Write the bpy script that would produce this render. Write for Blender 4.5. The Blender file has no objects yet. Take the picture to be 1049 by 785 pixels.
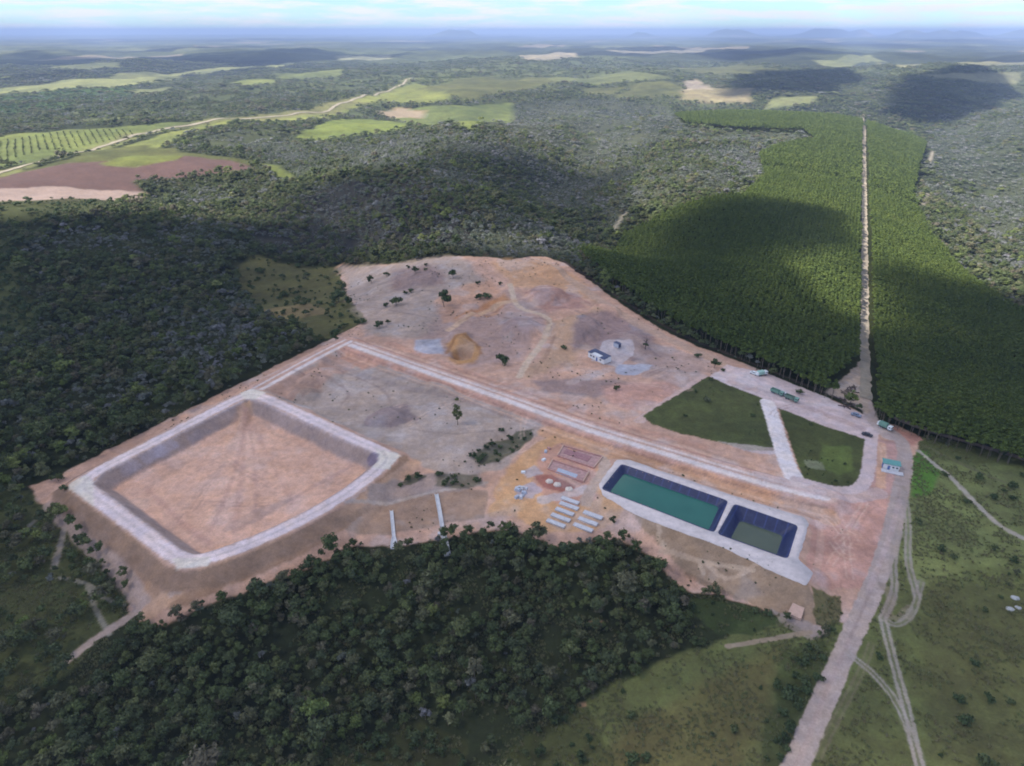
import bpy, bmesh, math, random
import numpy as np
from mathutils import Vector, geometry

rng = np.random.default_rng(7)
random.seed(7)
SC = bpy.context.scene
COL = SC.collection

# ------------------------------------------------------------------ camera
FPX, PW, PH, HORIZON, CAM_Z = 680.0, 1049.0, 785.0, 32.0, 150.0     # photo pixels / metres
TH = math.atan((PH / 2 - HORIZON) / FPX)
cam = bpy.data.cameras.new("camera")
cam.sensor_fit = 'HORIZONTAL'; cam.sensor_width = 36.0; cam.lens = 36.0 * FPX / PW
cam.clip_start = 0.5; cam.clip_end = 120000.0
camo = bpy.data.objects.new("camera", cam); COL.objects.link(camo)
camo.location = (0, 0, CAM_Z); camo.rotation_euler = (math.pi / 2 - TH, 0, 0)
SC.camera = camo

# ------------------------------------------------------------------ sky, sun, exposure
SUN_EL, SUN_AZ = math.radians(50), math.radians(258)      # azimuth clockwise from +Y: sun to the left, slightly behind the camera
SUN_DIR = np.array([math.cos(SUN_EL) * math.sin(SUN_AZ), math.cos(SUN_EL) * math.cos(SUN_AZ), math.sin(SUN_EL)])
sun = bpy.data.lights.new("sun", 'SUN'); sun.energy = 4.3; sun.angle = math.radians(0.55); sun.color = (1.0, 0.96, 0.91)
suno = bpy.data.objects.new("sun", sun); COL.objects.link(suno)
suno.rotation_euler = Vector(SUN_DIR.tolist()).to_track_quat('Z', 'Y').to_euler()
suno.location = (0, 0, 500)

world = bpy.data.worlds.new("World"); SC.world = world; world.use_nodes = True
wn, wl = world.node_tree.nodes, world.node_tree.links
wn.clear()
wo = wn.new('ShaderNodeOutputWorld'); wb = wn.new('ShaderNodeBackground')
sky = wn.new('ShaderNodeTexSky'); sky.sky_type = 'NISHITA'; sky.sun_disc = False
sky.sun_elevation = SUN_EL; sky.sun_rotation = SUN_AZ; sky.altitude = 150; sky.air_density = 1.0; sky.dust_density = 0.15; sky.ozone_density = 2.0
tc = wn.new('ShaderNodeTexCoord'); mp = wn.new('ShaderNodeMapping'); mp.inputs['Scale'].default_value = (11, 11, 110)
nz = wn.new('ShaderNodeTexNoise'); nz.inputs['Scale'].default_value = 1.0; nz.inputs['Detail'].default_value = 7; nz.inputs['Roughness'].default_value = 0.62
rp = wn.new('ShaderNodeMapRange'); rp.inputs['From Min'].default_value = 0.44; rp.inputs['From Max'].default_value = 0.60; rp.inputs['To Min'].default_value = 0.05
mx = wn.new('ShaderNodeMix'); mx.data_type = 'RGBA'
mx.inputs['B'].default_value = (4.0, 4.1, 4.3, 1)
wl.new(tc.outputs['Generated'], mp.inputs['Vector']); wl.new(mp.outputs['Vector'], nz.inputs['Vector'])
wl.new(nz.outputs['Fac'], rp.inputs['Value']); wl.new(rp.outputs['Result'], mx.inputs['Factor'])
tn = wn.new('ShaderNodeMix'); tn.data_type = 'RGBA'; tn.blend_type = 'MULTIPLY'; tn.inputs['Factor'].default_value = 1; tn.inputs['B'].default_value = (.42, .60, .84, 1)
wl.new(sky.outputs['Color'], tn.inputs['A']); wl.new(tn.outputs['Result'], mx.inputs['A']); wl.new(mx.outputs['Result'], wb.inputs['Color'])
wb.inputs['Strength'].default_value = 0.09
wl.new(wb.outputs['Background'], wo.inputs['Surface'])

SC.view_settings.view_transform = 'Standard'; SC.view_settings.look = 'None'
SC.view_settings.exposure = 1.55; SC.view_settings.gamma = 1.0; SC.view_settings.use_curve_mapping = False
SC.cycles.use_denoising = True
SC.cycles.max_bounces = 5; SC.cycles.diffuse_bounces = 3; SC.cycles.glossy_bounces = 2
SC.cycles.transmission_bounces = 3; SC.cycles.transparent_max_bounces = 8; SC.cycles.volume_bounces = 0
SC.cycles.filter_width = 1.9

# ------------------------------------------------------------------ numpy noise
def _h(ix, iy, s):
    n = (ix.astype(np.int64) * 374761393 + iy.astype(np.int64) * 668265263 + s * 1442695041) & 0x7fffffff
    n = ((n ^ (n >> 13)) * 1274126177) & 0x7fffffff
    return ((n ^ (n >> 16)) & 0xffffff) / float(0xffffff)
def vnoise(x, y, s=0):
    ix, iy = np.floor(x), np.floor(y); fx, fy = x - ix, y - iy
    fx = fx * fx * (3 - 2 * fx); fy = fy * fy * (3 - 2 * fy)
    a, b, c, d = _h(ix, iy, s), _h(ix + 1, iy, s), _h(ix, iy + 1, s), _h(ix + 1, iy + 1, s)
    return (a * (1 - fx) + b * fx) * (1 - fy) + (c * (1 - fx) + d * fx) * fy
def fbm(x, y, s=0, o=4):
    t = np.zeros_like(x); a = 0.5; n = 0.0
    for k in range(o):
        t += a * vnoise(x * 2 ** k + 17.3 * k, y * 2 ** k - 9.1 * k, s + k); n += a; a *= 0.5
    return t / n
def sstep(a, b, x):
    t = np.clip((x - a) / (b - a), 0, 1); return t * t * (3 - 2 * t)

# ------------------------------------------------------------------ distances
def d_line(P, V, closed=False):
    best = np.full(len(P), 1e18)
    m = len(V)
    for i in range(m if closed else m - 1):
        a, b = V[i], V[(i + 1) % m]; ab = b - a; L2 = ab @ ab + 1e-12
        t = np.clip(((P[:, 0] - a[0]) * ab[0] + (P[:, 1] - a[1]) * ab[1]) / L2, 0, 1)
        dx = P[:, 0] - a[0] - t * ab[0]; dy = P[:, 1] - a[1] - t * ab[1]
        np.minimum(best, dx * dx + dy * dy, out=best)
    return np.sqrt(best)
def sd_poly(P, V):                                        # negative inside
    d = d_line(P, V, True); ins = np.zeros(len(P), bool); m = len(V)
    x, y = P[:, 0], P[:, 1]
    for i in range(m):
        a, b = V[i], V[(i + 1) % m]
        if a[1] == b[1]: continue
        c = ((a[1] > y) != (b[1] > y)) & (x < (b[0] - a[0]) * (y - a[1]) / (b[1] - a[1]) + a[0])
        ins ^= c
    return np.where(ins, -d, d)

# ------------------------------------------------------------------ relief of the land, photo pixel -> ground
CT, ST = math.cos(TH), math.sin(TH)
def ray(px, py):
    x = np.asarray(px, float) - PW / 2; y = PH / 2 - np.asarray(py, float)
    return np.stack([x, FPX * CT + y * ST, -FPX * ST + y * CT], -1)
def flat(pts, z=0.0):
    p = np.atleast_2d(np.array(pts, float)); d = ray(p[:, 0], p[:, 1])
    dz = np.minimum(d[:, 2], -2.5)
    return d[:, :2] * ((CAM_Z - z) / -dz)[:, None]
VALLEYS = [  # polyline (photo px on the zero plane), depth, half width in m
    (flat([(1100, 330), (1040, 210), (985, 130), (960, 112)]), -46, 130),
    (flat([(480, 106), (600, 100), (720, 99), (900, 103), (1010, 92), (1100, 84)]), -50, 260),
    (flat([(655, 235), (585, 196), (600, 150), (615, 112)]), -30, 75),
    (flat([(330, 262), (300, 215), (255, 190), (180, 188)]), -22, 75),
    (flat([(470, 250), (430, 175), (470, 140)]), 20, 90),
    (flat([(720, 590), (660, 560)]), -3.5, 17),
]
BUMPS = [  # x, y, height, sx, sy
    (-55, 118, -9, 75, 30), (-95, 178, -2.6, 60, 16), (-165, 205, -1.6, 26, 40), (-262, 420, -16, 90, 95), (15, 120, -4, 60, 25),
]
HILLS = [(-1750, 21000, 188, 260, 400), (-1250, 21500, 172, 200, 400), (3600, 21000, 168, 200, 400), (5900, 21000, 188, 240, 400), (6500, 21500, 176, 300, 400), (8300, 20500, 186, 260, 400), (8900, 20500, 196, 300, 400), (9700, 21000, 200, 220, 400),
         (10600, 20000, 184, 260, 400), (11500, 20000, 198, 240, 400), (12300, 20500, 190, 300, 400), (13600, 20000, 204, 280, 400), (14700, 20000, 198, 420, 400), (15900, 19500, 208, 380, 400)]
def relief(P):
    x, y = P[:, 0], P[:, 1]; d = np.hypot(x, y); z = np.zeros(len(P))
    for V, h, w in VALLEYS: z += h * np.exp(-(d_line(P, V) / w) ** 2)
    for bx, by, h, sx, sy in BUMPS: z += h * np.exp(-0.5 * (((x - bx) / sx) ** 2 + ((y - by) / sy) ** 2))
    for bx, by, h, sx, sy in HILLS: z += h * np.exp(-0.5 * (((x - bx) / sx) ** 2 + ((y - by) / sy) ** 2))
    z += (fbm(x / 620, y / 620, 31, 4) - 0.52) * 70 * sstep(1300, 3600, d)
    z += (fbm(x / 3300, y / 3300, 41, 3) - 0.5) * 70 * sstep(4500, 13000, d)
    z += (fbm(x / 150, y / 150, 51, 3) - 0.5) * 26 * sstep(560, 900, d) * (1 - sstep(60, 0, sd_poly(P, PLANT_W)))
    return np.maximum(z, -55)

PLANT = [(590, 264), (612, 250), (630, 232), (640, 215), (700, 207), (760, 202), (782, 182), (776, 163), (800, 152), (835, 145), (822, 136),
         (760, 135), (702, 129), (690, 119), (760, 112), (840, 109), (885, 111), (940, 112), (956, 125), (948, 150), (943, 178), (962, 205),
         (1000, 233), (1060, 262), (1200, 300), (1300, 480), (1120, 492), (1060, 472), (1000, 457), (950, 443), (905, 428), (893, 412), (882, 404),
         (850, 402), (800, 380), (760, 364), (700, 340), (660, 318), (622, 291), (600, 272)]
PLANT_W = flat(PLANT)

def G(pts, z=None):
    p = np.atleast_2d(np.array(pts, float)); d = ray(p[:, 0], p[:, 1]); dz = np.minimum(d[:, 2], -1.2)
    if z is not None: return d[:, :2] * ((CAM_Z - z) / -dz)[:, None]
    zz = np.zeros(len(p))
    for _ in range(14):
        q = d[:, :2] * ((CAM_Z - zz) / -dz)[:, None]; zz = zz * 0.4 + relief(q) * 0.6
    return d[:, :2] * ((CAM_Z - zz) / -dz)[:, None]

# ------------------------------------------------------------------ site landforms
RIM_Z, FLOOR_Z, ROAD_Z, POND_Z = 3.0, -2.0, 1.0, 1.2
def smooth_closed(V, n=2):
    V = np.array(V, float)
    for _ in range(n):
        W = np.roll(V, -1, 0); V = np.stack([0.75 * V + 0.25 * W, 0.25 * V + 0.75 * W], 1).reshape(-1, 2)
    return V
def smooth_open(V, n=2):
    V = np.array(V, float)
    for _ in range(n):
        a, b = V[:-1], V[1:]; M = np.stack([0.75 * a + 0.25 * b, 0.25 * a + 0.75 * b], 1).reshape(-1, 2)
        V = np.vstack([V[:1], M[1:-1], V[-1:]])
    return V
RIM_IN = smooth_closed(G([(90, 492), (149, 462.5), (192, 440), (245, 413), (254, 408), (265, 410.5), (308.6, 431), (352, 451), (383, 463), (388, 469), (384, 476),
            (363, 493), (330, 515), (272, 544), (214, 566), (193, 569), (160, 544), (112.6, 508)], RIM_Z), 1)
RIM_OUT = smooth_closed(G([(66, 498), (87, 484), (167, 442.5), (254, 397), (272, 401.5), (330, 428), (392, 458), (412, 465), (396, 482.5), (359, 511.5),
             (294, 548), (214, 581), (180, 584), (149, 559), (94.5, 519)], RIM_Z), 1)
def _cl():
    o = dens_pts(RIM_OUT, 2.0); d = np.linalg.norm(o[:, None] - dens_pts(RIM_IN, .7)[None], axis=2); q = dens_pts(RIM_IN, .7)[d.argmin(1)]; c = (o + q) / 2
    for _ in range(6): c = (np.roll(c, 1, 0) + 2 * c + np.roll(c, -1, 0)) / 4
    return c
def dens_pts(V, st):
    out = []
    for i in range(len(V)):
        a, b = V[i], V[(i + 1) % len(V)]; m = max(1, int(np.linalg.norm(b - a) / st)); out += [a + (b - a) * t / m for t in range(m)]
    return np.array(out)
RIM_CL = _cl()
RAMP = G([(254, 407), (248, 432), (232, 462)], 0.0)
MAIN = smooth_open(G([(360, 352), (430, 377), (520, 408), (600, 438), (680, 462), (760, 487), (820, 503), (846, 508)], ROAD_Z))
WEST = smooth_open(G([(356, 349), (320, 367), (262, 399)], ROAD_Z))
POND_OUT = G([(613, 496), (632, 471), (645, 471.5), (696, 489), (748.5, 507), (824, 530), (829, 537), (818, 574), (833, 586), (827, 601), (787, 583), (734, 558), (691, 543), (653, 528.5), (617, 507)], POND_Z)
def round_corners(V, r, n=5):
    V = np.array(V, float); out = []
    for i in range(len(V)):
        a, b, c = V[i - 1], V[i], V[(i + 1) % len(V)]
        u = (a - b) / np.linalg.norm(a - b); w = (c - b) / np.linalg.norm(c - b)
        for t in np.linspace(0, 1, n):
            p, q = b + u * r, b + w * r
            out.append((1 - t) ** 2 * p + 2 * t * (1 - t) * b + t * t * q)
    return np.array(out)
QUAD_A = G([(637, 476), (745, 513.5), (731, 545), (617, 501)], POND_Z); POND_A = round_corners(QUAD_A, 1.6)
QUAD_B = G([(753, 517), (816.5, 539), (806, 572), (736, 547)], POND_Z); POND_B = round_corners(QUAD_B, 1.6)
PONDS = [POND_A, POND_B]

MOUNDS = [(*G([p], 0.0)[0], h * 1.5, r) for p, h, r in (((535, 338), 3.0, 13), ((592, 338), 3.6, 15), ((560, 305), 2.4, 12), ((475, 362), -3.4, 6), ((470, 346), 2.2, 7), ((430, 290), 2.0, 12), ((395, 290), 1.6, 10), ((500, 318), -2.0, 9), ((640, 350), 1.8, 12),
          ((330, 385), 1.6, 10), ((395, 428), 1.4, 8), ((310, 404), 1.8, 7), ((565, 284), 2.0, 9), ((455, 395), 1.0, 9), ((512, 452), -1.4, 9), ((620, 320), 2.2, 9))]
def height(P):
    z = relief(P)
    near = (np.abs(P[:, 0]) < 330) & (P[:, 1] < 520)
    Q = P[near]
    if len(Q):
        b = z[near]; dist = np.hypot(Q[:, 0], Q[:, 1])
        b = b + (fbm(Q[:, 0] / 14, Q[:, 1] / 14, 5, 4) - 0.5) * 1.1 + (fbm(Q[:, 0] / 2.6, Q[:, 1] / 2.6, 15, 2) - 0.5) * 0.25
        for mx_, my_, mh, mr in MOUNDS:
            rr_ = np.hypot(Q[:, 0] - mx_, Q[:, 1] - my_) / mr * (.75 + .5 * fbm(Q[:, 0] / 7, Q[:, 1] / 7, 19, 3)); b = b + mh * sstep(1.25, .55, rr_)
        dm = np.minimum(d_line(Q, MAIN), d_line(Q, WEST))
        b = np.maximum(b, ROAD_Z - np.maximum(0, dm - 5.0) / 2.0) if True else b
        flatm = dm < 5.0; b[flatm] = ROAD_Z
        di, do = sd_poly(Q, RIM_IN), sd_poly(Q, RIM_OUT)
        wob = (fbm(Q[:, 0] / 5, Q[:, 1] / 5, 8, 3) - 0.5) * 0.7
        b = np.maximum(b, RIM_Z - np.maximum(0, do) / 1.7 + np.where(do > 0.4, wob, 0))
        ins = do < 0
        b[ins] = RIM_Z
        c = di < 0
        zin = np.maximum(FLOOR_Z + (fbm(Q[:, 0] / 9, Q[:, 1] / 9, 25, 4) - 0.5) * 0.5, RIM_Z + di / 1.05 + np.where(di < -0.5, wob, 0))
        dr = d_line(Q, RAMP); tt = np.clip(np.linalg.norm(Q - RAMP[0], axis=1) / (.55 * np.linalg.norm(RAMP[2] - RAMP[0])), 0, 1)
        zin = np.maximum(zin, RIM_Z + (FLOOR_Z - RIM_Z) * tt - np.maximum(0, dr - 1.4) / 1.1)
        b[c] = zin[c]
        dp = sd_poly(Q, POND_OUT)
        b = np.where(dp < 12, np.maximum(b, POND_Z - np.maximum(0, dp) / 2.2), b)
        b[dp < 0.0] = POND_Z - 0.12
        z[near] = b
    return z
def H1(x, y): return float(height(np.array([[x, y]], float))[0])

# ------------------------------------------------------------------ paint layers: ground colours, regions, plant cover
def lin(c): 
    c = np.array(c, float) / 255.0
    return np.where(c <= 0.04045, c / 12.92, ((c + 0.055) / 1.055) ** 2.4)
def sh(*c): return lin(c) * 0.80
def li(*c): return lin(c) * 0.42
LAYERS = []
def poly(pts, col=None, f=2.0, w=2.0, op=1.0, reg=None, veg=None, vt=None, z=None, world=None):
    V = world if world is not None else G(pts, z)
    LAYERS.append(('p', V, 0, col, f, w, op, reg, veg, vt))
def line(pts, wid, col=None, f=1.0, w=0.8, op=1.0, reg=None, veg=None, vt=None, z=None, world=None, sm=2):
    V = smooth_open(world if world is not None else G(pts, z), sm)
    LAYERS.append(('l', V, wid / 2, col, f, w, op, reg, veg, vt))
REG = ['ground', 'bare_earth', 'berm_road', 'haul_road', 'access_road', 'cell_floor', 'cell_bank', 'grass_plot', 'pasture', 'ploughed_field',
       'dirt_track', 'gravel_yard', 'hole']
RI = {n: i for i, n in enumerate(REG)}
DARKF, GREYF, SHRUB = 0, 1, 2

PINK, WHITE, GREYP, ORANGE, TAN = sh(220, 177, 152), sh(240, 224, 216), sh(188, 168, 154), sh(216, 168, 126), sh(190, 162, 138)

# --- far and middle distance land
poly([(430, 262), (470, 215), (420, 190), (330, 175), (300, 165), (330, 145), (420, 135), (500, 134), (530, 105), (600, 100), (680, 112), (690, 120), (705, 130), (820, 136),
      (835, 146), (780, 165), (782, 182), (760, 203), (640, 216), (612, 250), (585, 262), (520, 265)], li(96, 102, 88), 6, 8, 1, vt=GREYF, veg=0.9)
poly([(250, 230), (300, 205), (350, 190), (420, 180), (480, 215), (500, 262), (330, 266), (270, 250)], li(86, 84, 86), 8, 8, .8, vt=GREYF, veg=.95)
poly([(955, 115), (1049, 110), (1200, 120), (1200, 290), (1049, 260), (962, 205), (944, 178)], li(92, 100, 86), 5, 6, 1, vt=GREYF, veg=0.85)
poly([(170, 150), (240, 135), (330, 130), (300, 145), (420, 135), (400, 150), (310, 185), (270, 165), (170, 160)], li(92, 100, 80), 5, 5, .9, vt=GREYF, veg=.8)
# fields
PAST = li(146, 160, 96); PALE = li(156, 162, 118); OLIVE = li(118, 122, 86)
poly([(300, 141), (342, 123), (380, 121), (424, 126), (414, 133), (330, 144)], li(136, 150, 88), 1.2, 2, 1, 'pasture', .05)
poly([(412, 113), (450, 108), (527, 105), (526, 126), (480, 134), (430, 129), (404, 121)], li(130, 142, 92), 1.5, 2, 1, 'pasture', .05)
poly([(385, 114), (405, 110), (438, 114), (436, 122), (400, 121)], li(190, 168, 140), 1.5, 2, .9, 'ploughed_field', 0)
poly([(388, 103), (424, 84), (466, 99), (430, 106)], li(146, 154, 96), 1, 1.5, 1, 'pasture', 0.02)
poly([(-60, 97), (0, 90), (60, 83), (160, 79), (160, 84), (60, 92), (0, 97), (-60, 103)], li(164, 170, 120), .8, 1, 1, 'pasture', .05)
poly([(136, 94), (176, 88), (174, 91), (140, 97)], PALE, .7, .8, 1, 'pasture', 0)
poly([(160, 76), (230, 69), (300, 64), (300, 68), (220, 74), (165, 79)], PALE, .7, .8, 1, 'pasture', 0)
poly([(-60, 112), (0, 99), (134, 87), (137, 99), (60, 113), (0, 120), (-60, 130)], li(88, 112, 72), 1, 1, 1, veg=.9, vt=DARKF)
poly([(-60, 150), (0, 140), (60, 134), (150, 128), (215, 122), (150, 138), (70, 158), (0, 172), (-60, 185)], li(140, 152, 96), 2, 2, 1, 'pasture', 0)
poly([(120, 152), (200, 130), (300, 119), (360, 107), (400, 92), (418, 88), (392, 103), (350, 117), (330, 121), (250, 126), (190, 137), (125, 160)], li(160, 168, 104), 1.5, 1.5, .9, 'pasture', .05)
poly([(-60, 200), (0, 181), (60, 165), (112, 152), (150, 148), (190, 156), (230, 160), (262, 166), (240, 176), (150, 182), (60, 190), (-60, 205)], li(118, 122, 82), 2, 3, .95, 'pasture', .05)
poly([(-60, 196), (0, 179), (70, 167), (190, 160), (240, 164), (268, 173), (200, 182), (140, 186), (146, 202), (60, 208), (-60, 214)], li(120, 94, 86), 3, 3, 1, 'ploughed_field', 0.02)
poly([(-60, 199), (0, 193), (70, 192), (150, 198), (140, 205), (60, 206), (-60, 212)], li(196, 172, 158), 2, 2, .9, 'ploughed_field', 0)
poly([(100, 168), (130, 160), (190, 160), (180, 164), (130, 172)], li(136, 146, 86), 1.5, 1.5, .9, 'pasture', 0.02)
poly([(262, 166), (285, 170), (312, 186), (296, 186), (276, 177)], li(138, 148, 88), 1.5, 1.5, .9, 'pasture', 0)
poly([(-60, 214), (0, 207), (130, 205), (90, 218), (40, 226), (-60, 240)], li(92, 98, 66), 4, 4, .9, 'pasture', .12, SHRUB)
poly([(-30, 235), (12, 236), (20, 262), (30, 330), (10, 345), (-40, 350)], sh(88, 94, 62), 4, 6, .8, 'ground', .5, SHRUB)
for (pl, c) in [([(630, 100), (655, 86), (700, 84), (700, 98), (660, 104)], OLIVE), ([(700, 92), (770, 90), (770, 98), (700, 100)], li(170, 160, 134)),
                ([(700, 84), (714, 82), (732, 91), (705, 92)], li(205, 190, 176)), ([(790, 96), (840, 99), (830, 106), (780, 103)], PALE),
                ([(830, 62), (890, 58), (910, 64), (860, 69)], PALE), ([(900, 64), (1060, 60), (1080, 66), (920, 71)], li(160, 160, 128)),
                ([(690, 70), (760, 66), (800, 72), (740, 78)], OLIVE), ([(530, 58), (590, 55), (590, 60), (540, 62)], li(190, 180, 160)),
                ([(340, 58), (400, 55), (400, 60), (350, 62)], li(176, 178, 150)), ([(430, 92), (500, 78), (590, 82), (540, 92), (480, 99)], OLIVE),
                ([(560, 80), (640, 74), (690, 80), (610, 88)], li(132, 140, 100)), ([(280, 76), (350, 72), (350, 78), (290, 82)], li(140, 150, 100)),
                ([(240, 84), (280, 80), (285, 86), (250, 90)], li(150, 160, 100)), ([(620, 52), (720, 50), (720, 53), (640, 55)], li(170, 165, 150)),
                ([(940, 76), (1049, 73), (1049, 79), (960, 82)], li(158, 160, 130)), ([(600, 90), (640, 88), (625, 98), (600, 97)], OLIVE)]:
    poly(pl, c, 1, 1.5, .9, 'pasture', .05)
line([(-60, 192), (0, 177), (60, 161), (110, 148), (150, 136), (200, 127.5), (250, 122), (310, 116.5), (355, 105), (385, 97), (408, 89), (421, 80)], 30, li(146, 150, 106), 1.5, 1.5, .9, 'pasture', 0)
line([(360, 104), (340, 112), (290, 119), (250, 123)], 60, li(150, 150, 108), 3, 3, .8, 'pasture', .03)
# small pale tracks at the plantation's borders
line([(628, 237), (633, 229), (640, 218)], 5, li(190, 180, 160), .8, .4, 1, 'dirt_track', 0)
line([(944, 214), (951, 199)], 6, li(190, 180, 160), .8, .4, 1, 'dirt_track', 0)
line([(952, 166), (956, 155)], 6, li(190, 180, 160), .8, .4, 1, 'dirt_track', 0)
# plantation floor
poly(None, li(78, 86, 54), 1, 1, 1, 'ground', 0, world=PLANT_W)

# --- near land outside the works
poly([(555, 800), (560, 745), (620, 705), (690, 672), (745, 652), (775, 628), (840, 652), (880, 610), (930, 460), (950, 446), (1049, 470), (1150, 500), (1200, 830), (540, 840)],
     sh(116, 120, 78), 5, 5, 1, 'pasture', .03, SHRUB)
poly([(930, 470), (1049, 480), (1150, 510), (1150, 590), (1000, 580), (940, 600), (925, 560)], sh(140, 146, 96), 10, 8, .85)
poly([(936, 462), (952, 462), (962, 485), (955, 505), (937, 508), (932, 490)], sh(104, 148, 66), 4, 3, .9)
poly([(960, 600), (1150, 610), (1150, 800), (960, 800), (940, 700)], sh(106, 106, 72), 14, 12, .7)  # darker grass: soft edge of a cloud shadow painted into the ground colour
poly([(600, 800), (650, 730), (720, 690), (800, 660), (790, 720), (760, 800)], sh(116, 106, 72), 26, 22, .7)
poly([(800, 670), (845, 655), (850, 690), (820, 740), (800, 790), (780, 790)], sh(82, 90, 58), 8, 8, .8, veg=.5, vt=SHRUB)
poly([(700, 610), (760, 618), (800, 636), (770, 650), (735, 650), (712, 630)], sh(72, 84, 54), 4, 4, .8, veg=.2, vt=SHRUB)
poly([(240, 275), (262, 262), (350, 272), (352, 300), (372, 318), (378, 332), (350, 346), (318, 348), (300, 330), (262, 318)], sh(104, 102, 70), 3, 5, 1, 'pasture', .14, SHRUB)
poly([(262, 318), (310, 310), (340, 320), (300, 328)], sh(150, 130, 100), 3, 3, .6)
poly([(-40, 505), (30, 503), (70, 535), (110, 560), (135, 600), (120, 640), (70, 690), (0, 730), (-60, 760), (-60, 500)], sh(90, 94, 64), 4, 4, .9, 'pasture', .66, DARKF)
poly([(70, 545), (105, 548), (130, 590), (128, 608), (100, 600), (78, 575)], None, 3, 3, 1, None, .9, DARKF)
poly([(108, 640), (132, 600), (138, 612), (125, 640), (110, 655)], None, 3, 3, 1, None, .6, DARKF)
poly([(-60, 500), (30, 503), (50, 540), (20, 560), (-60, 560)], None, 3, 3, 1, None, .8, DARKF)
poly([(490, 800), (560, 735), (600, 720), (640, 800)], sh(82, 84, 54), 8, 8, .6, veg=.25, vt=SHRUB)
poly([(330, 770), (430, 735), (480, 760), (470, 800), (330, 800)], sh(82, 82, 54), 6, 6, .6, veg=.35, vt=SHRUB)
for cx, cy, r in [(610, 638, 8), (597, 722, 6)]:
    poly([(cx - r, cy), (cx, cy - r * .6), (cx + r, cy), (cx, cy + r * .6)], sh(190, 150, 120), 2, 2, .9, veg=0)

# --- the works: bare earth
SITE = [(346, 272), (420, 270), (520, 266), (558, 263), (580, 270), (610, 292), (640, 314), (680, 339), (720, 357), (760, 371), (800, 389), (850, 408), (890, 427),
        (920, 437), (947, 450), (940, 458), (934, 480), (928, 520), (917, 560), (898, 615), (874, 640), (858, 634), (835, 655), (800, 632), (770, 622), (735, 609), (712, 606), (696, 602), (676, 582),
        (650, 563), (630, 553), (610, 556), (570, 560), (525, 542), (480, 545), (455, 553), (405, 560), (362, 561), (335, 575), (300, 592), (250, 614), (205, 629),
        (172, 643), (158, 644), (140, 634), (132, 622), (134, 605), (112, 575), (70, 538), (36, 512), (30, 498), (62, 486), (120, 456), (200, 416), (280, 376), (345, 344), (376, 328), (362, 312), (352, 295)]
poly(SITE, PINK * .94, 2.5, 3, 1, 'bare_earth', 0)
# tones inside
poly([(352, 275), (480, 270), (500, 300), (470, 330), (430, 345), (390, 345), (376, 335), (362, 300)], GREYP * .92, 12, 16, .9)
poly([(400, 278), (450, 274), (452, 290), (410, 296)], sh(157, 130, 124), 12, 12, .7)
poly([(460, 310), (520, 300), (560, 320), (540, 370), (480, 375), (440, 350)], sh(183, 154, 142), 12, 16, .8)
poly([(425, 348), (450, 348), (452, 362), (428, 362)], sh(188, 190, 200), 6, 6, .8)
poly([(458, 352), (478, 345), (492, 356), (486, 372), (466, 374)], sh(203, 152, 98), 6, 6, .9)
poly([(505, 270), (560, 266), (600, 292), (615, 312), (570, 300), (520, 296)], ORANGE, 12, 12, .8)
poly([(450, 300), (500, 290), (510, 305), (470, 325), (455, 330)], sh(213, 164, 132), 8, 10, .7)
poly([(470, 322), (510, 306), (516, 300), (524, 308), (490, 325)], sh(203, 148, 104), 6, 6, .8)
poly([(540, 300), (590, 300), (600, 315), (560, 320)], sh(189, 144, 128), 8, 10, .8)
poly([(515, 326), (555, 326), (560, 338), (540, 346), (515, 342)], sh(175, 150, 144), 8, 8, .7)
poly([(565, 330), (610, 318), (622, 332), (590, 375), (540, 385)], sh(197, 162, 130), 10, 12, .7)
poly([(600, 320), (650, 330), (680, 360), (650, 372), (600, 352), (585, 372), (560, 388), (590, 345)], sh(163, 138, 134), 10, 12, .85)
poly([(545, 390), (600, 388), (640, 392), (660, 400), (610, 408), (560, 402)], sh(157, 134, 128), 8, 10, .8)
poly([(620, 398), (700, 388), (690, 410), (650, 418), (620, 412)], sh(211, 164, 146), 10, 10, .8)
poly([(640, 345), (720, 365), (735, 380), (700, 395), (660, 385)], sh(191, 164, 152), 10, 10, .8)
line([(585, 392), (640, 372), (690, 380)], 5, sh(197, 174, 164), 2, 2, .6)
poly([(630, 372), (668, 374), (664, 380), (650, 384), (632, 383)], sh(196, 196, 206), 2.5, 2.5, .9)
poly([(618, 352), (646, 352), (650, 362), (632, 376), (606, 370)], sh(213, 196, 192), 1.6, 2, .9)
line([(523, 292), (528, 315), (555, 322), (566, 330), (556, 352), (540, 370), (532, 386)], 3.6, sh(217, 190, 164), 1.2, 1, .95, 'dirt_track')
line([(527, 308), (500, 313), (478, 325), (460, 338)], 4, sh(213, 178, 146), 1.5, 1.2, .8, 'dirt_track')
line([(560, 268), (600, 298), (640, 325), (690, 350), (740, 372)], 7, sh(207, 174, 150), 3, 2, .7, 'dirt_track')
line([(575, 266), (612, 289), (650, 316), (700, 345), (760, 368), (820, 392), (870, 412)], 2.6, sh(96, 84, 78), 1.2, 1.2, .9)
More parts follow.
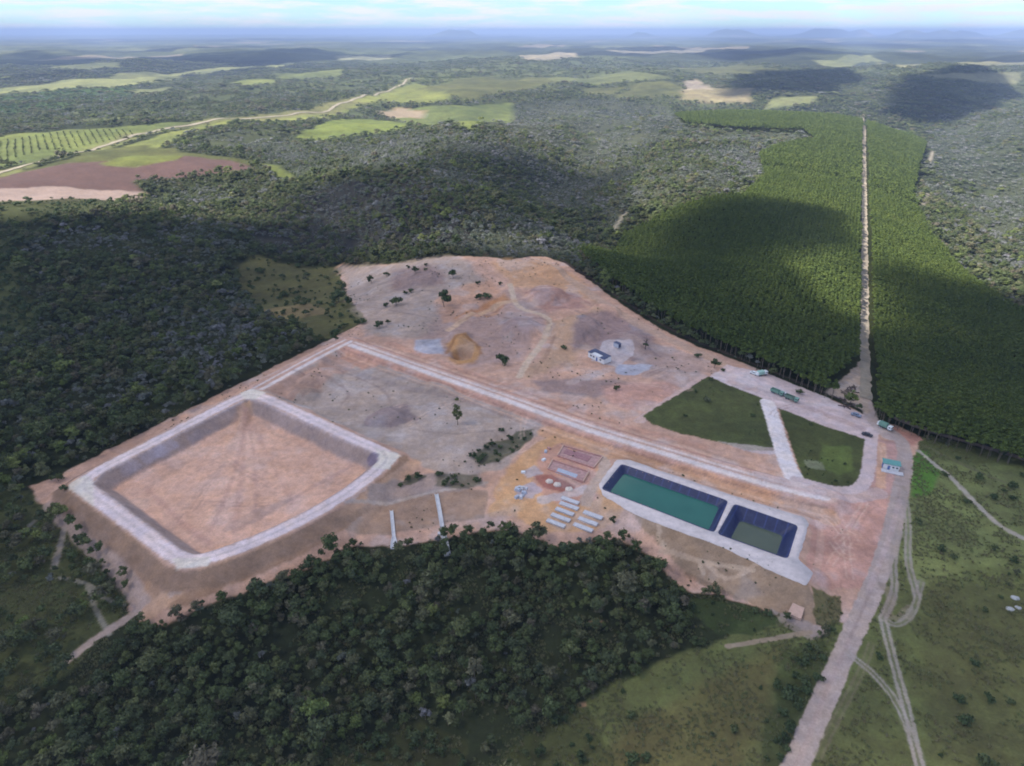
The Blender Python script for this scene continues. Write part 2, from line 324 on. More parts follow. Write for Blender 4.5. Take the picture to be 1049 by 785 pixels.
# plateau between the road and the cell
poly([(360, 358), (430, 385), (520, 415), (560, 430), (540, 450), (510, 480), (470, 490), (430, 480), (412, 464), (380, 452), (300, 420), (268, 405), (320, 375)], GREYP * 1.0, 6, 8, .95)
poly([(268, 404), (350, 362), (372, 370), (330, 395), (300, 412)], sh(203, 162, 140), 5, 6, .8)
poly([(300, 396), (325, 385), (332, 402), (310, 412)], sh(173, 142, 124), 3, 4, .7)
poly([(372, 425), (415, 415), (430, 430), (400, 440), (374, 436)], sh(153, 132, 130), 4, 5, .75)
line([(330, 370), (400, 395), (470, 408), (520, 425)], 4, sh(157, 138, 130), 3, 3, .5)
line([(365, 362), (450, 392), (560, 425)], 6, sh(213, 170, 148), 3, 2, .7)
poly([(345, 352), (375, 350), (400, 372), (370, 380), (345, 365)], sh(207, 154, 126), 4, 4, .8)
# outside banks, south ditch
poly(None, sh(177, 140, 112), 2, 1.5, .95, 'cell_bank', world=np.array([p for p in smooth_closed(G([(60, 499), (98, 524), (152, 566), (176, 596), (170, 612), (215, 596), (296, 560), (362, 520), (404, 484), (416, 466), (420, 472), (405, 494), (366, 532), (298, 572), (212, 606), (162, 622), (132, 580), (78, 530), (48, 502)], 0.0), 1)]))
poly([(36, 510), (90, 540), (140, 590), (158, 622), (140, 630), (112, 590), (60, 540)], sh(183, 158, 144), 3, 3, .9, 'access_road')
line([(150, 632), (205, 606), (300, 572), (345, 545), (395, 505), (425, 475)], 5, sh(213, 172, 142), 2, 2, .8)
poly([(340, 545), (400, 510), (470, 500), (500, 502), (496, 530), (440, 540), (400, 548), (355, 548)], sh(171, 142, 120), 3, 4, .9)
poly([(375, 505), (440, 486), (490, 484), (498, 498), (420, 510), (380, 518)], sh(167, 150, 142), 4, 5, .8)
line([(355, 526), (440, 505), (498, 494)], 1.6, sh(197, 178, 164), 1, 1, .8)
poly([(485, 466), (500, 450), (520, 445), (548, 438), (545, 448), (528, 462), (512, 474), (492, 476)], sh(86, 88, 62), 3, 5, .85, veg=.3, vt=SHRUB)
poly([(448, 484), (488, 486), (494, 495), (470, 502), (446, 498)], sh(104, 100, 76), 3, 4, .7, veg=.22, vt=SHRUB)
poly([(408, 496), (424, 486), (436, 488), (420, 498)], sh(92, 92, 68), 2, 3, .8, veg=.3, vt=SHRUB)
# construction yard (orange)
poly([(500, 520), (520, 480), (548, 452), (572, 442), (610, 455), (622, 468), (614, 500), (640, 525), (628, 538), (600, 545), (560, 545), (525, 528), (500, 530)], sh(221, 172, 126), 5, 5, .95)
poly([(552, 462), (580, 452), (618, 466), (606, 500), (612, 512), (580, 520), (545, 500)], sh(213, 162, 142), 5, 5, .8)
poly([(528, 498), (545, 494), (555, 502), (545, 512), (530, 508)], sh(191, 174, 176), 2.5, 3, .9)
poly([(534, 482), (548, 478), (556, 486), (540, 490)], sh(203, 190, 190), 2.5, 3, .8)
poly([(548, 488), (566, 486), (590, 500), (580, 505), (556, 499)], sh(171, 110, 98), 2.5, 2.5, .85)
line([(556, 512), (590, 505), (600, 500)], 4, sh(213, 202, 200), 2, 2, .7)
line([(560, 432), (590, 446), (614, 464), (622, 480), (606, 500), (600, 515)], 4.5, sh(203, 178, 160), 1.5, 1, .9, 'dirt_track')
# south of the ponds: weedy bank with drains
poly([(640, 528), (690, 545), (735, 560), (790, 586), (828, 603), (836, 640), (800, 632), (740, 608), (700, 590), (670, 560)], sh(169, 142, 116), 2.5, 3, .95, 'bare_earth', 0)
line([(668, 538), (676, 548), (672, 560), (690, 575), (770, 592)], 1.5, sh(207, 178, 150), .8, .8, .9)
line([(676, 570), (720, 580), (745, 604), (785, 580)], 1.4, sh(203, 174, 148), .8, .8, .8)
line([(714, 580), (720, 592)], 1.4, sh(207, 178, 150), .8, .5, .9)
poly([(828, 606), (860, 612), (866, 628), (850, 644), (836, 640)], sh(104, 104, 74), 3, 3, .9, 'pasture', .05, SHRUB)
poly([(790, 625), (815, 632), (850, 648), (830, 656), (800, 640)], sh(173, 156, 146), 2.5, 2.5, .9)
line([(745, 662), (785, 656), (830, 648)], 1.6, sh(167, 146, 124), 1, .8, .9, 'dirt_track', 0)
# platform east of the ponds
poly([(832, 530), (860, 516), (905, 508), (920, 515), (906, 560), (892, 600), (842, 604), (826, 600), (824, 580)], sh(217, 166, 146), 3, 4, .95)
line([(838, 530), (842, 560), (832, 600)], 2.4, sh(221, 178, 158), 1, .8, .8)
poly([(890, 448), (925, 455), (925, 505), (900, 510), (884, 500)], sh(205, 162, 150), 3, 3, .95)
line([(903, 455), (902, 498)], 3.4, sh(229, 182, 150), 1, .8, .9)
poly([(905, 432), (946, 450), (930, 458), (908, 448)], sh(203, 146, 128), 3, 3, .8)
# road shoulders
line(None, 15, sh(215, 166, 144), 2, 1.5, .9, 'bare_earth', world=MAIN, sm=0)
line([(560, 442), (640, 468), (720, 492), (800, 516), (850, 530)], 8, sh(217, 166, 124), 3, 2, .7)
line([(400, 352), (480, 383), (560, 410), (640, 438), (720, 458)], 5, sh(213, 162, 136), 2, 2, .6)
line(None, 8.4, sh(222, 188, 170), 1, .8, .9, 'haul_road', world=MAIN, sm=0)
def offset(V, o):
    t = np.gradient(V, axis=0); t /= np.linalg.norm(t, axis=1)[:, None]
    return V + np.stack([-t[:, 1], t[:, 0]], 1) * o
for o_, wd, c_, op_ in ((-6.4, .9, (168, 128, 110), .7), (-9.6, 1.2, (226, 184, 156), .6), (-11.5, .8, (176, 138, 118), .5), (6.2, .8, (176, 138, 120), .6), (9.0, 1.4, (226, 186, 160), .6), (11.2, .8, (172, 134, 116), .45)):
    line(None, wd, sh(*c_), 1.2, 1.2, op_, world=offset(MAIN, o_), sm=0)
line(None, 2.9, WHITE, .8, .7, .95, world=offset(MAIN, -1.6), sm=0)
line(None, 1.1, WHITE, .7, .5, .85, world=offset(MAIN, 2.2), sm=0)
line(None, .7, sh(197, 164, 150), .6, .5, .6, world=offset(MAIN, .8), sm=0)
line(None, 9, sh(213, 172, 152), 1.5, 1, .9, 'haul_road', world=WEST, sm=0)
line(None, 2.4, WHITE, .8, .5, .95, world=offset(WEST, 2.4), sm=0)
line(None, 1.3, WHITE, .7, .5, .9, world=offset(WEST, -1.8), sm=0)
# cell
poly(None, sh(213, 178, 158), 1, 1, 1, 'berm_road', world=RIM_OUT)
line(None, 5.0, sh(244, 222, 218), 1.4, 1.4, 1, 'berm_road', world=np.vstack([RIM_CL, RIM_CL[:1]]), sm=0)
poly([(384, 459), (411, 465.5), (398, 481), (380, 480), (388, 469)], sh(240, 226, 208), 1.5, 1, .95, z=RIM_Z)
poly([(68, 498), (88, 486), (96, 494), (96, 518)], sh(240, 226, 208), 1.5, 1, .9, z=RIM_Z)
poly([(176, 572), (181, 583), (214, 580), (216, 570), (195, 572)], sh(240, 226, 208), 1.5, 1, .9, z=RIM_Z)
poly([(245, 402), (255, 397.5), (272, 402), (262, 409), (250, 409)], sh(240, 226, 208), 1.5, 1, .9, z=RIM_Z)
line(None, .8, sh(207, 188, 180), 1, 1, .6, world=np.vstack([RIM_CL, RIM_CL[:1]]), sm=0)
RIM_MID = np.array(smooth_closed(RIM_IN, 1))
poly(None, sh(173, 150, 140), .8, .8, 1, 'cell_bank', world=RIM_IN)
FLOOR_W = None
# roads of the works
poly([(727, 386), (745, 374), (790, 384), (840, 404), (892, 428), (905, 444), (888, 450), (845, 437), (797, 419), (780, 409), (745, 396)], sh(228, 204, 198), 1.5, 1.5, .95, 'gravel_yard')
line([(750, 392), (800, 408), (850, 426), (885, 440)], 5, sh(199, 170, 160), 2, 1.5, .6)
line([(722, 386), (690, 408), (655, 431)], 4.5, sh(221, 190, 178), 1.5, 1.2, .8, 'haul_road')
poly([(658, 426), (726, 386), (746, 394), (782, 408), (796, 462), (770, 462), (735, 453), (700, 445), (668, 434)], sh(96, 102, 68), 1.2, 1.2, 1, 'grass_plot', .02, SHRUB)
poly([(797, 418), (845, 436.5), (887, 450), (884, 492), (878, 500), (850, 500), (822, 490)], sh(92, 98, 64), 1.2, 1.2, 1, 'grass_plot', .02, SHRUB)
poly([(842, 455), (872, 458), (876, 480), (860, 486), (835, 478)], sh(110, 124, 72), 4, 3, .8)
poly([(822, 470), (842, 474), (846, 482), (826, 480)], sh(160, 164, 140), 2, 2, .6)
poly([(735, 452), (760, 455), (794, 459), (796, 466), (770, 464)], sh(203, 186, 184), 1.5, 1.5, .8)
line([(786, 412), (797, 446), (807, 478), (818, 498)], 6.6, sh(244, 230, 224), 1, .6, 1, 'haul_road', 0)
line([(816, 492), (845, 501), (878, 503), (889, 490), (892, 455), (894, 440)], 5, sh(221, 198, 192), 1.2, .8, .95, 'haul_road', 0)
line([(780, 490), (820, 503), (862, 511), (900, 505)], 7, sh(215, 190, 182), 1.5, 1, .7)
# access road and tracks (lower right)
line([(905, 436), (925, 452), (928, 475), (921, 510), (913, 550), (896, 600), (873, 650), (846, 712), (815, 785), (797, 830)], 5.8, sh(191, 170, 158), 1.6, 1.2, 1, 'access_road', 0)
line([(886, 410), (893, 432), (910, 448)], 6, sh(203, 182, 172), 1.5, 1, .9, 'access_road', 0)
line([(922, 500), (913, 550), (893, 604), (870, 655), (843, 716), (812, 790)], .8, sh(167, 144, 136), 1, .6, .5)
line([(922, 512), (908, 560), (890, 604)], 1.6, sh(203, 178, 168), .8, .6, .7)
line([(870, 655), (843, 716), (812, 800)], 1.4, sh(197, 172, 160), .8, .8, .6)
TRK = sh(191, 176, 164)
def twin(pts, gap=1.4, wid=.55, col=TRK, op=.65, bed=.22, reg='dirt_track'):
    V = smooth_open(G(pts), 2)
    line(None, gap + wid + .5, sh(157, 144, 122), 1.6, 1.6, bed, reg, 0, world=V, sm=0)
    for o_ in (-gap / 2, gap / 2): line(None, wid, col, .7, .7, op, world=offset(V, o_), sm=0)
twin([(868, 668), (898, 692), (921, 722), (936, 760), (946, 800)], 1.3)
twin([(904, 632), (914, 672), (930, 730), (944, 790), (946, 800)], 1.5, .8)
twin([(906, 634), (918, 642), (934, 632), (940, 612), (944, 596)], 1.3, .6, sh(178, 162, 152), .5, .25)
line([(908, 630), (922, 636), (932, 622)], 2.6, sh(167, 150, 134), 2.5, 3, .5)
twin([(926, 500), (931, 540), (929, 575), (936, 596), (940, 612)], 1.4, .7, sh(183, 166, 156), .6, .3)
twin([(921, 545), (914, 575), (918, 605), (905, 632)], 1.4, .8, sh(179, 162, 150), .7, .3)
line([(905, 600), (914, 612), (908, 628)], 3.0, sh(157, 140, 124), 2, 3, .6)
line([(941, 462), (968, 484), (1000, 515), (1028, 543), (1075, 562)], 2.2, sh(185, 172, 158), 1.0, .8, .9, 'dirt_track', 0)
line([(950, 458), (990, 478), (1049, 502)], 1.6, sh(130, 124, 100), 1, 1, .6)
twin([(893, 660), (882, 690), (860, 730), (838, 775)], 1.4, .6, sh(147, 136, 112), .45, .15, None)
line([(921, 430), (960, 444), (1010, 459), (1075, 478)], 4.5, sh(177, 158, 146), 1.5, 1.5, .9, 'dirt_track', 0)
poly([(846, 402), (868, 384), (882, 370), (888, 380), (890, 425), (872, 414)], sh(197, 174, 154), 2, 2, .95, 'bare_earth', 0)
# paths in the scrub, lower left
line([(128, 620), (100, 612), (95, 598), (60, 592)], 1.3, sh(157, 148, 132), .8, .8, .8, 'dirt_track', .0)
line([(112, 650), (98, 625), (90, 600)], 1.6, sh(157, 148, 132), 1, 1, .8, 'dirt_track', .0)
line([(66, 545), (56, 580)], 2.2, sh(167, 152, 138), 1, 1, .8, 'dirt_track', .0)
line([(48, 520), (22, 548)], 1.4, sh(157, 144, 128), 1, 1, .7, 'dirt_track', .0)
line([(140, 628), (118, 642), (95, 655), (66, 680)], 2.6, sh(183, 160, 146), 1.6, 1.6, .9, 'dirt_track', .0)
for V in PONDS: poly(None, None, .01, 0, 1, 'hole', 0, world=V)

N_FIRST = len(LAYERS)
for pts, wd, c_, op_ in (([(500, 318), (515, 326), (535, 328), (555, 325), (566, 334)], 1.4, (150, 120, 106), .6), ([(458, 362), (462, 352), (474, 347), (488, 351), (493, 362)], 1.6, (156, 112, 78), .7), ([(461, 366), (472, 375), (488, 372)], 1.4, (172, 126, 92), .6),
        ([(466, 326), (490, 314), (514, 306)], 2.2, (196, 140, 98), .7), ([(470, 330), (496, 318), (520, 312)], 1.2, (150, 112, 92), .5), ([(540, 300), (565, 298), (598, 306), (612, 318)], 1.6, (176, 128, 112), .6), ([(545, 318), (580, 314), (606, 322)], 1.4, (160, 122, 108), .5),
        ([(590, 318), (618, 332), (650, 346), (676, 366)], 1.4, (146, 122, 118), .5), ([(568, 345), (560, 365), (548, 382)], 1.6, (160, 124, 104), .5), ([(360, 312), (400, 318), (450, 328), (470, 338)], 1.2, (150, 128, 120), .45), ([(395, 300), (425, 296), (455, 300)], 1.4, (146, 120, 114), .45),
        ([(300, 384), (345, 392), (360, 404), (350, 414)], 1.4, (150, 126, 118), .5), ([(330, 374), (370, 388), (395, 400), (400, 414)], 1.2, (146, 122, 116), .45), ([(420, 440), (470, 446), (510, 440)], 1.2, (156, 138, 128), .5), ([(650, 488), (720, 512), (800, 524), (840, 532)], 1.0, (180, 132, 104), .5)):
    line(pts, wd, sh(*c_), 2, 1.6, op_)
tr = random.Random(5)
def rut(pts, op, light): 
    V = smooth_open(G(pts, 0.0), 3); c_ = sh(236, 200, 176) if light else sh(160, 126, 112)
    for o_ in (-.95, .95): line(None, .6, c_, .9, .9, op, world=offset(V, o_), sm=0)
for k in range(46):
    zx, zy, dx, dy = tr.choice([(455, 410, 90, 18), (390, 400, 70, 16), (440, 300, 70, 16), (560, 300, 40, 20), (640, 395, 50, 12), (690, 372, 40, 10), (820, 412, 50, 8), (868, 560, 22, 26), (868, 545, 24, 20), (540, 450, 20, 12), (250, 500, 60, 30), (230, 480, 60, 26), (600, 350, 40, 16), (860, 590, 20, 8), (905, 480, 10, 16)])
    x0, y0 = zx + (tr.random() - .5) * dx, zy + (tr.random() - .5) * dy; a = tr.random() * 6.28; pts = [(x0, y0)]
    for q in range(4): a += (tr.random() - .5) * .9; x0 += math.cos(a) * dx * .28; y0 += math.sin(a) * dy * .45; pts.append((x0, y0))
    rut(pts, .22 + .25 * tr.random(), tr.random() < .55)
for (a, b_, c_, wd, tone, op) in [((250, 422), (236, 470), (190, 520), 2.2, (214, 176, 156), .45), ((252, 424), (250, 470), (240, 540), 2.0, (190, 148, 132), .35), ((254, 424), (275, 470), (300, 515), 1.8, (190, 150, 134), .35),
        ((256, 424), (290, 450), (350, 480), 1.8, (216, 178, 156), .4), ((250, 424), (220, 455), (150, 500), 2.2, (216, 176, 152), .4), ((253, 424), (262, 480), (262, 530), 1.2, (180, 142, 130), .35), ((253, 424), (240, 490), (215, 545), 1.4, (180, 140, 128), .35),
        ((150, 500), (190, 540), (215, 556), 2.0, (196, 150, 134), .4), ((360, 478), (310, 505), (240, 545), 1.6, (186, 150, 138), .4)]:
    line([a, b_, c_], wd, sh(*tone), 3, 2.5, op, z=FLOOR_Z, sm=3)
poly([(230, 545), (262, 535), (290, 520), (300, 510), (270, 520), (235, 535)], sh(170, 146, 134), 4, 4, .4, z=FLOOR_Z)
for (a, b_, k) in (((150, 470), (166, 461), 1), ((162, 464), (178, 455), .8), ((128, 482), (140, 475), .6), ((196, 447), (210, 440), .35)):
    line([a, b_], 3.2, sh(186, 172, 178), 2, 1.5, .7 * k, z=1.0)
line(None, .9, sh(206, 188, 186), 1.2, 1, .6, world=np.vstack([(RIM_IN + 0)[-4:], RIM_IN]) + 0, sm=0)
line([(385, 470), (378, 468), (384, 476)], 3, sh(104, 96, 128), 2, 1, .6, z=1.5)
FOREST_FLOOR = np.array([0.035, 0.042, 0.022])
def evaluate(P, want_col=True):
    n = len(P); x, y = P[:, 0], P[:, 1]; dist = np.hypot(x, y)
    col = np.tile(FOREST_FLOOR, (n, 1)); reg = np.zeros(n, np.int8); veg = np.ones(n); vt = np.zeros(n, np.int8)
    # scattered fields of the far country
    far = dist > 1500
    if far.any():
        fx, fy = x[far] / 420, y[far] / 520
        wx = fx + (fbm(fx * .7, fy * .7, 61, 3) - .5) * 2.2; wy = fy + (fbm(fx * .7, fy * .7, 71, 3) - .5) * 2.2
        cell = _h(np.floor(wx), np.floor(wy), 81); big = fbm(x[far] / 2600, y[far] / 2600, 91, 3)
        open_ = (cell < np.clip((big - .44) * 1.8, 0.02, .4)) & (dist[far] > 1900)
        tone = _h(np.floor(wx), np.floor(wy), 101)[:, None]
        fc = np.where(tone < .5, li(132, 138, 100), np.where(tone < .8, li(112, 120, 86), li(166, 156, 138)))
        c0 = col[far]; c0[:] = c0 * 1.15
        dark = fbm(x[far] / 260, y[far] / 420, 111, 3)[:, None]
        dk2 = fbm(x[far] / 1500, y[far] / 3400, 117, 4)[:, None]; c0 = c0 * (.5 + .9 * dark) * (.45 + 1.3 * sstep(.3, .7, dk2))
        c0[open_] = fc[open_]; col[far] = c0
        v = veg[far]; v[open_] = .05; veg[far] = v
    def run(layers):
      for kind, V, hw, c, f, w, op, r, vg, vtt in layers:
          cd = float(np.hypot(*V.mean(0))); mpp = cd / FPX * 1.05
          if cd > 520 and len(V) < 30 and kind == 'p': w = w * 2.0; f = f * 1.3
          fm, wm = f * mpp, w * mpp; pad = hw + fm + wm + 1
          lo, hi = V.min(0) - pad, V.max(0) + pad
          idx = np.nonzero((x > lo[0]) & (x < hi[0]) & (y > lo[1]) & (y < hi[1]))[0]
          if not len(idx): continue
          Q = P[idx]
          d = sd_poly(Q, V) if kind == 'p' else d_line(Q, V) - hw
          if wm > 0:
              s = max(1.2, 5 * wm * .8)
              d = d + (fbm(Q[:, 0] / s, Q[:, 1] / s, 3, 4) - .5) * 2.6 * wm
          a = sstep(fm * .5, -fm * .5, d) * op
          if c is not None and want_col: col[idx] = col[idx] * (1 - a[:, None]) + a[:, None] * c
          if r is not None: reg[idx[a > .5 * op]] = RI[r]
          if vg is not None: veg[idx] = veg[idx] * (1 - a / op) + vg * a / op
          if vtt is not None: vt[idx[a > .45 * op]] = vtt
    run(LAYERS[:N_FIRST])
    # the cell's floor and banks are told by their height
    near = (np.abs(x) < 330) & (y < 520)
    if near.any():
        Q = P[near]; di = sd_poly(Q, RIM_IN); c0 = col[near]; r0 = reg[near]
        t = fbm(Q[:, 0] / 6, Q[:, 1] / 6, 121, 4)
        fl = sstep(-4.0, -5.6, di + (t - .5) * 1.6)[:, None]
        fcol = sh(228, 181, 154) * (0.94 + 0.25 * fbm(Q[:, 0] / 22, Q[:, 1] / 22, 131, 4))[:, None]
        og = .5 * sstep(.52, .75, fbm(Q[:, 0] / 30, Q[:, 1] / 30, 141, 3))[:, None]
        fcol = fcol * (1 - .5 * og) + ORANGE * .5 * og
        dr = d_line(Q, RAMP); tq = sstep(.2, .7, np.linalg.norm(Q - RAMP[0], axis=1) / np.linalg.norm(RAMP[2] - RAMP[0])); rm = (sstep(4.4, 1.6, dr) * (di < -.8) * (1 - tq) * .8)[:, None]
        c0 = c0 * (1 - fl) + fcol * fl
        c0 = c0 * (1 - rm) + sh(206, 164, 128) * rm
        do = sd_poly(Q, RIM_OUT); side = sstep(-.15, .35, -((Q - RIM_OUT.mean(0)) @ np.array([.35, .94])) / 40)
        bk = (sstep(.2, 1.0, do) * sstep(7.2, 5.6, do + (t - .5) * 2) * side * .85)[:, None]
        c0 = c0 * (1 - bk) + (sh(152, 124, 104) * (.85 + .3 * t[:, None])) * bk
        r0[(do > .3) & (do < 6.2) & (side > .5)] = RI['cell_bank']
        r0[(di < -4.8)] = RI['cell_floor']
        # churned earth: greyer, redder and paler scuffs
        em = ((r0 == RI['bare_earth']) | (r0 == RI['cell_floor']) | (r0 == RI['gravel_yard']))[:, None] * (1.0 - .55 * (r0 == RI['cell_floor']))[:, None]
        x1, y1 = Q[:, 0] + 9 * fbm(Q[:, 0] / 25, Q[:, 1] / 25, 401, 3), Q[:, 1] + 9 * fbm(Q[:, 0] / 25, Q[:, 1] / 25, 411, 3)
        n1 = fbm(x1 / 34, y1 / 34, 421, 5)[:, None]; n2 = fbm(x1 / 11, y1 / 11, 431, 5)[:, None]; n3 = fbm((x1 * .93 + y1 * .36) / 26, (y1 * .93 - x1 * .36) / 4.5, 441, 4)[:, None]; n4 = fbm(Q[:, 0] / 3.2, Q[:, 1] / 3.2, 451, 3)[:, None]
        c1 = c0 * (1 + (n1 - .5) * .35 + (n2 - .5) * .40 + (n4 - .5) * .25)
        g_ = sstep(.54, .70, n2) * .35; c1 = c1 * (1 - g_) + c1.mean(1, keepdims=True) * np.array([1.06, .98, .98]) * g_
        o_ = sstep(.53, .68, n1) * .30; c1 = c1 * (1 - o_) + c1 * np.array([1.07, .97, .84]) * o_
        p_ = sstep(.58, .74, n3) * .30; c1 = c1 * (1 - p_) + np.minimum(c1 * 1.28, .75) * p_
        c0 = c0 * (1 - em) + c1 * em
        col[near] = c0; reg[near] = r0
    run(LAYERS[N_FIRST:])
    return col, reg, veg, vt

# ------------------------------------------------------------------ materials
MATS = {}
def new_mat(name):
    m = bpy.data.materials.new(name); m.use_nodes = True; MATS[name] = m
    b = m.node_tree.nodes['Principled BSDF']; b.inputs['Specular IOR Level'].default_value = 0.15
    return m, m.node_tree.nodes, m.node_tree.links, b
def earth_material():
    m, n, l, b = new_mat("earth"); b.inputs['Roughness'].default_value = 0.95
    at = n.new('ShaderNodeAttribute'); at.attribute_name = 'Col'; g = n.new('ShaderNodeNewGeometry')
    prev = at.outputs['Color']; hs = []
    for sc, det, lo, hi, tint in ((.006, 8, .88, 1.12, 0), (0.07, 7, .86, 1.13, 0), (0.4, 7, .84, 1.15, 0), (1.7, 5, .86, 1.13, 0)):
        t = n.new('ShaderNodeTexNoise'); t.inputs['Scale'].default_value = sc; t.inputs['Detail'].default_value = det; t.inputs['Roughness'].default_value = .62
        l.new(g.outputs['Position'], t.inputs['Vector'])
        r = n.new('ShaderNodeMapRange'); r.inputs['From Min'].default_value = .3; r.inputs['From Max'].default_value = .7
        r.inputs['To Min'].default_value = lo; r.inputs['To Max'].default_value = hi; l.new(t.outputs['Fac'], r.inputs['Value'])
        v = n.new('ShaderNodeVectorMath'); v.operation = 'SCALE'; l.new(prev, v.inputs[0]); l.new(r.outputs['Result'], v.inputs['Scale'])
        prev = v.outputs['Vector']; hs.append(t.outputs['Fac'])
    # slight hue drift
    t = n.new('ShaderNodeTexNoise'); t.inputs['Scale'].default_value = .21; t.inputs['Detail'].default_value = 5; l.new(g.outputs['Position'], t.inputs['Vector'])
    mxx = n.new('ShaderNodeMix'); mxx.data_type = 'RGBA'; mxx.blend_type = 'MULTIPLY'; mxx.inputs['Factor'].default_value = 1
    cr = n.new('ShaderNodeValToRGB'); cr.color_ramp.elements[0].position = .35; cr.color_ramp.elements[0].color = (.97, .98, 1.02, 1)
    cr.color_ramp.elements[1].position = .68; cr.color_ramp.elements[1].color = (1.04, 1.0, .95, 1)
    l.new(t.outputs['Fac'], cr.inputs['Fac']); l.new(prev, mxx.inputs['A']); l.new(cr.outputs['Color'], mxx.inputs['B'])
    l.new(mxx.outputs['Result'], b.inputs['Base Color'])
    bp = n.new('ShaderNodeBump'); bp.inputs['Strength'].default_value = .35; bp.inputs['Distance'].default_value = .2
    l.new(hs[2], bp.inputs['Height']); l.new(bp.outputs['Normal'], b.inputs['Normal'])
    return m
EARTH = earth_material()
def grass_material():
    m, n, l, b = new_mat("rough_grass"); b.inputs['Roughness'].default_value = 0.95; b.inputs['Specular IOR Level'].default_value = .05
    at = n.new('ShaderNodeAttribute'); at.attribute_name = 'Col'; g = n.new('ShaderNodeNewGeometry'); prev = at.outputs['Color']; h = None
    for sc, det, a0, c0, a1, c1 in ((.006, 9, .38, (.70, .72, .78), .62, (1.24, 1.18, 1.10)), (.035, 7, .36, (.82, .80, .82), .64, (1.12, 1.14, 1.04)), (.23, 7, .34, (.84, .78, .78), .68, (1.16, 1.18, 1.06)), (1.3, 5, .32, (.80, .80, .80), .70, (1.2, 1.2, 1.14))):
        t = n.new('ShaderNodeTexNoise'); t.inputs['Scale'].default_value = sc; t.inputs['Detail'].default_value = det; t.inputs['Roughness'].default_value = .68; t.inputs['Distortion'].default_value = .4
        l.new(g.outputs['Position'], t.inputs['Vector']); cr = n.new('ShaderNodeValToRGB'); e = cr.color_ramp.elements
        e[0].position, e[0].color, e[1].position, e[1].color = a0, (*c0, 1), a1, (*c1, 1)
        k = n.new('ShaderNodeMix'); k.data_type = 'RGBA'; k.blend_type = 'MULTIPLY'; k.inputs['Factor'].default_value = 1
        l.new(t.outputs['Fac'], cr.inputs['Fac']); l.new(prev, k.inputs['A']); l.new(cr.outputs['Color'], k.inputs['B']); prev = k.outputs['Result']; h = t.outputs['Fac']
    l.new(prev, b.inputs['Base Color']); bp = n.new('ShaderNodeBump'); bp.inputs['Strength'].default_value = .4; bp.inputs['Distance'].default_value = .25
    l.new(h, bp.inputs['Height']); l.new(bp.outputs['Normal'], b.inputs['Normal']); return m
GRASS = grass_material()
def plain(name, c, rough=.7, var=.25, scale=1.5, spec=.3, metal=0.0, bump=0.0):
    if name in MATS: return MATS[name]
    m, n, l, b = new_mat(name); b.inputs['Roughness'].default_value = rough; b.inputs['Specular IOR Level'].default_value = spec; b.inputs['Metallic'].default_value = metal
    g = n.new('ShaderNodeNewGeometry'); t = n.new('ShaderNodeTexNoise'); t.inputs['Scale'].default_value = scale; t.inputs['Detail'].default_value = 6; t.inputs['Roughness'].default_value = .65
    l.new(g.outputs['Position'], t.inputs['Vector'])
    cr = n.new('ShaderNodeValToRGB'); cr.color_ramp.elements[0].position = .32; cr.color_ramp.elements[1].position = .7
    c = np.array(c, float); cr.color_ramp.elements[0].color = (*(c * (1 - var)), 1); cr.color_ramp.elements[1].color = (*np.minimum(c * (1 + var), 1), 1)
    l.new(t.outputs['Fac'], cr.inputs['Fac']); l.new(cr.outputs['Color'], b.inputs['Base Color'])
    if bump:
        bp = n.new('ShaderNodeBump'); bp.inputs['Strength'].default_value = .6; bp.inputs['Distance'].default_value = bump
        l.new(t.outputs['Fac'], bp.inputs['Height']); l.new(bp.outputs['Normal'], b.inputs['Normal'])
    return m
def leaf_material(name, stops, trans=.18):
    m, n, l, b = new_mat(name); b.inputs['Roughness'].default_value = .75; b.inputs['Specular IOR Level'].default_value = .2
    oi = n.new('ShaderNodeObjectInfo'); cr = n.new('ShaderNodeValToRGB')
    while len(cr.color_ramp.elements) < len(stops): cr.color_ramp.elements.new(.5)
    for e, (p, c) in zip(cr.color_ramp.elements, stops): e.position = p; e.color = (*c, 1)
    at = n.new('ShaderNodeAttribute'); at.attribute_name = 'var'
    v = n.new('ShaderNodeVectorMath'); v.operation = 'SCALE'
    pn = n.new('ShaderNodeTexNoise'); pn.inputs['Scale'].default_value = .035; pn.inputs['Detail'].default_value = 4; l.new(oi.outputs['Location'], pn.inputs['Vector'])
    pr = n.new('ShaderNodeMapRange'); pr.inputs['From Min'].default_value = .3; pr.inputs['From Max'].default_value = .7; l.new(pn.outputs['Fac'], pr.inputs['Value'])
    pm = n.new('ShaderNodeMix'); pm.inputs['Factor'].default_value = .45; l.new(oi.outputs['Random'], pm.inputs['A']); l.new(pr.outputs['Result'], pm.inputs['B']); l.new(pm.outputs['Result'], cr.inputs['Fac']); l.new(cr.outputs['Color'], v.inputs[0]); l.new(at.outputs['Fac'], v.inputs['Scale'])
    l.new(v.outputs['Vector'], b.inputs['Base Color'])
    tr = n.new('ShaderNodeBsdfTranslucent'); l.new(v.outputs['Vector'], tr.inputs['Color'])
    ms = n.new('ShaderNodeMixShader'); ms.inputs['Fac'].default_value = trans
    out = n['Material Output']; l.new(b.outputs['BSDF'], ms.inputs[1]); l.new(tr.outputs['BSDF'], ms.inputs[2]); l.new(ms.outputs['Shader'], out.inputs['Surface'])
    return m
M_DARK = leaf_material("dark_leaf", [(0, (0.140, 0.118, 0.081)), (.16, (0.076, 0.099, 0.039)), (.32, (0.110, 0.137, 0.049)), (.46, (0.081, 0.101, 0.051)), (.58, (0.132, 0.151, 0.056)), (.70, (0.151, 0.132, 0.087)), (.80, (0.140, 0.179, 0.051)), (.90, (0.202, 0.224, 0.070)), (1, (0.224, 0.185, 0.162))])
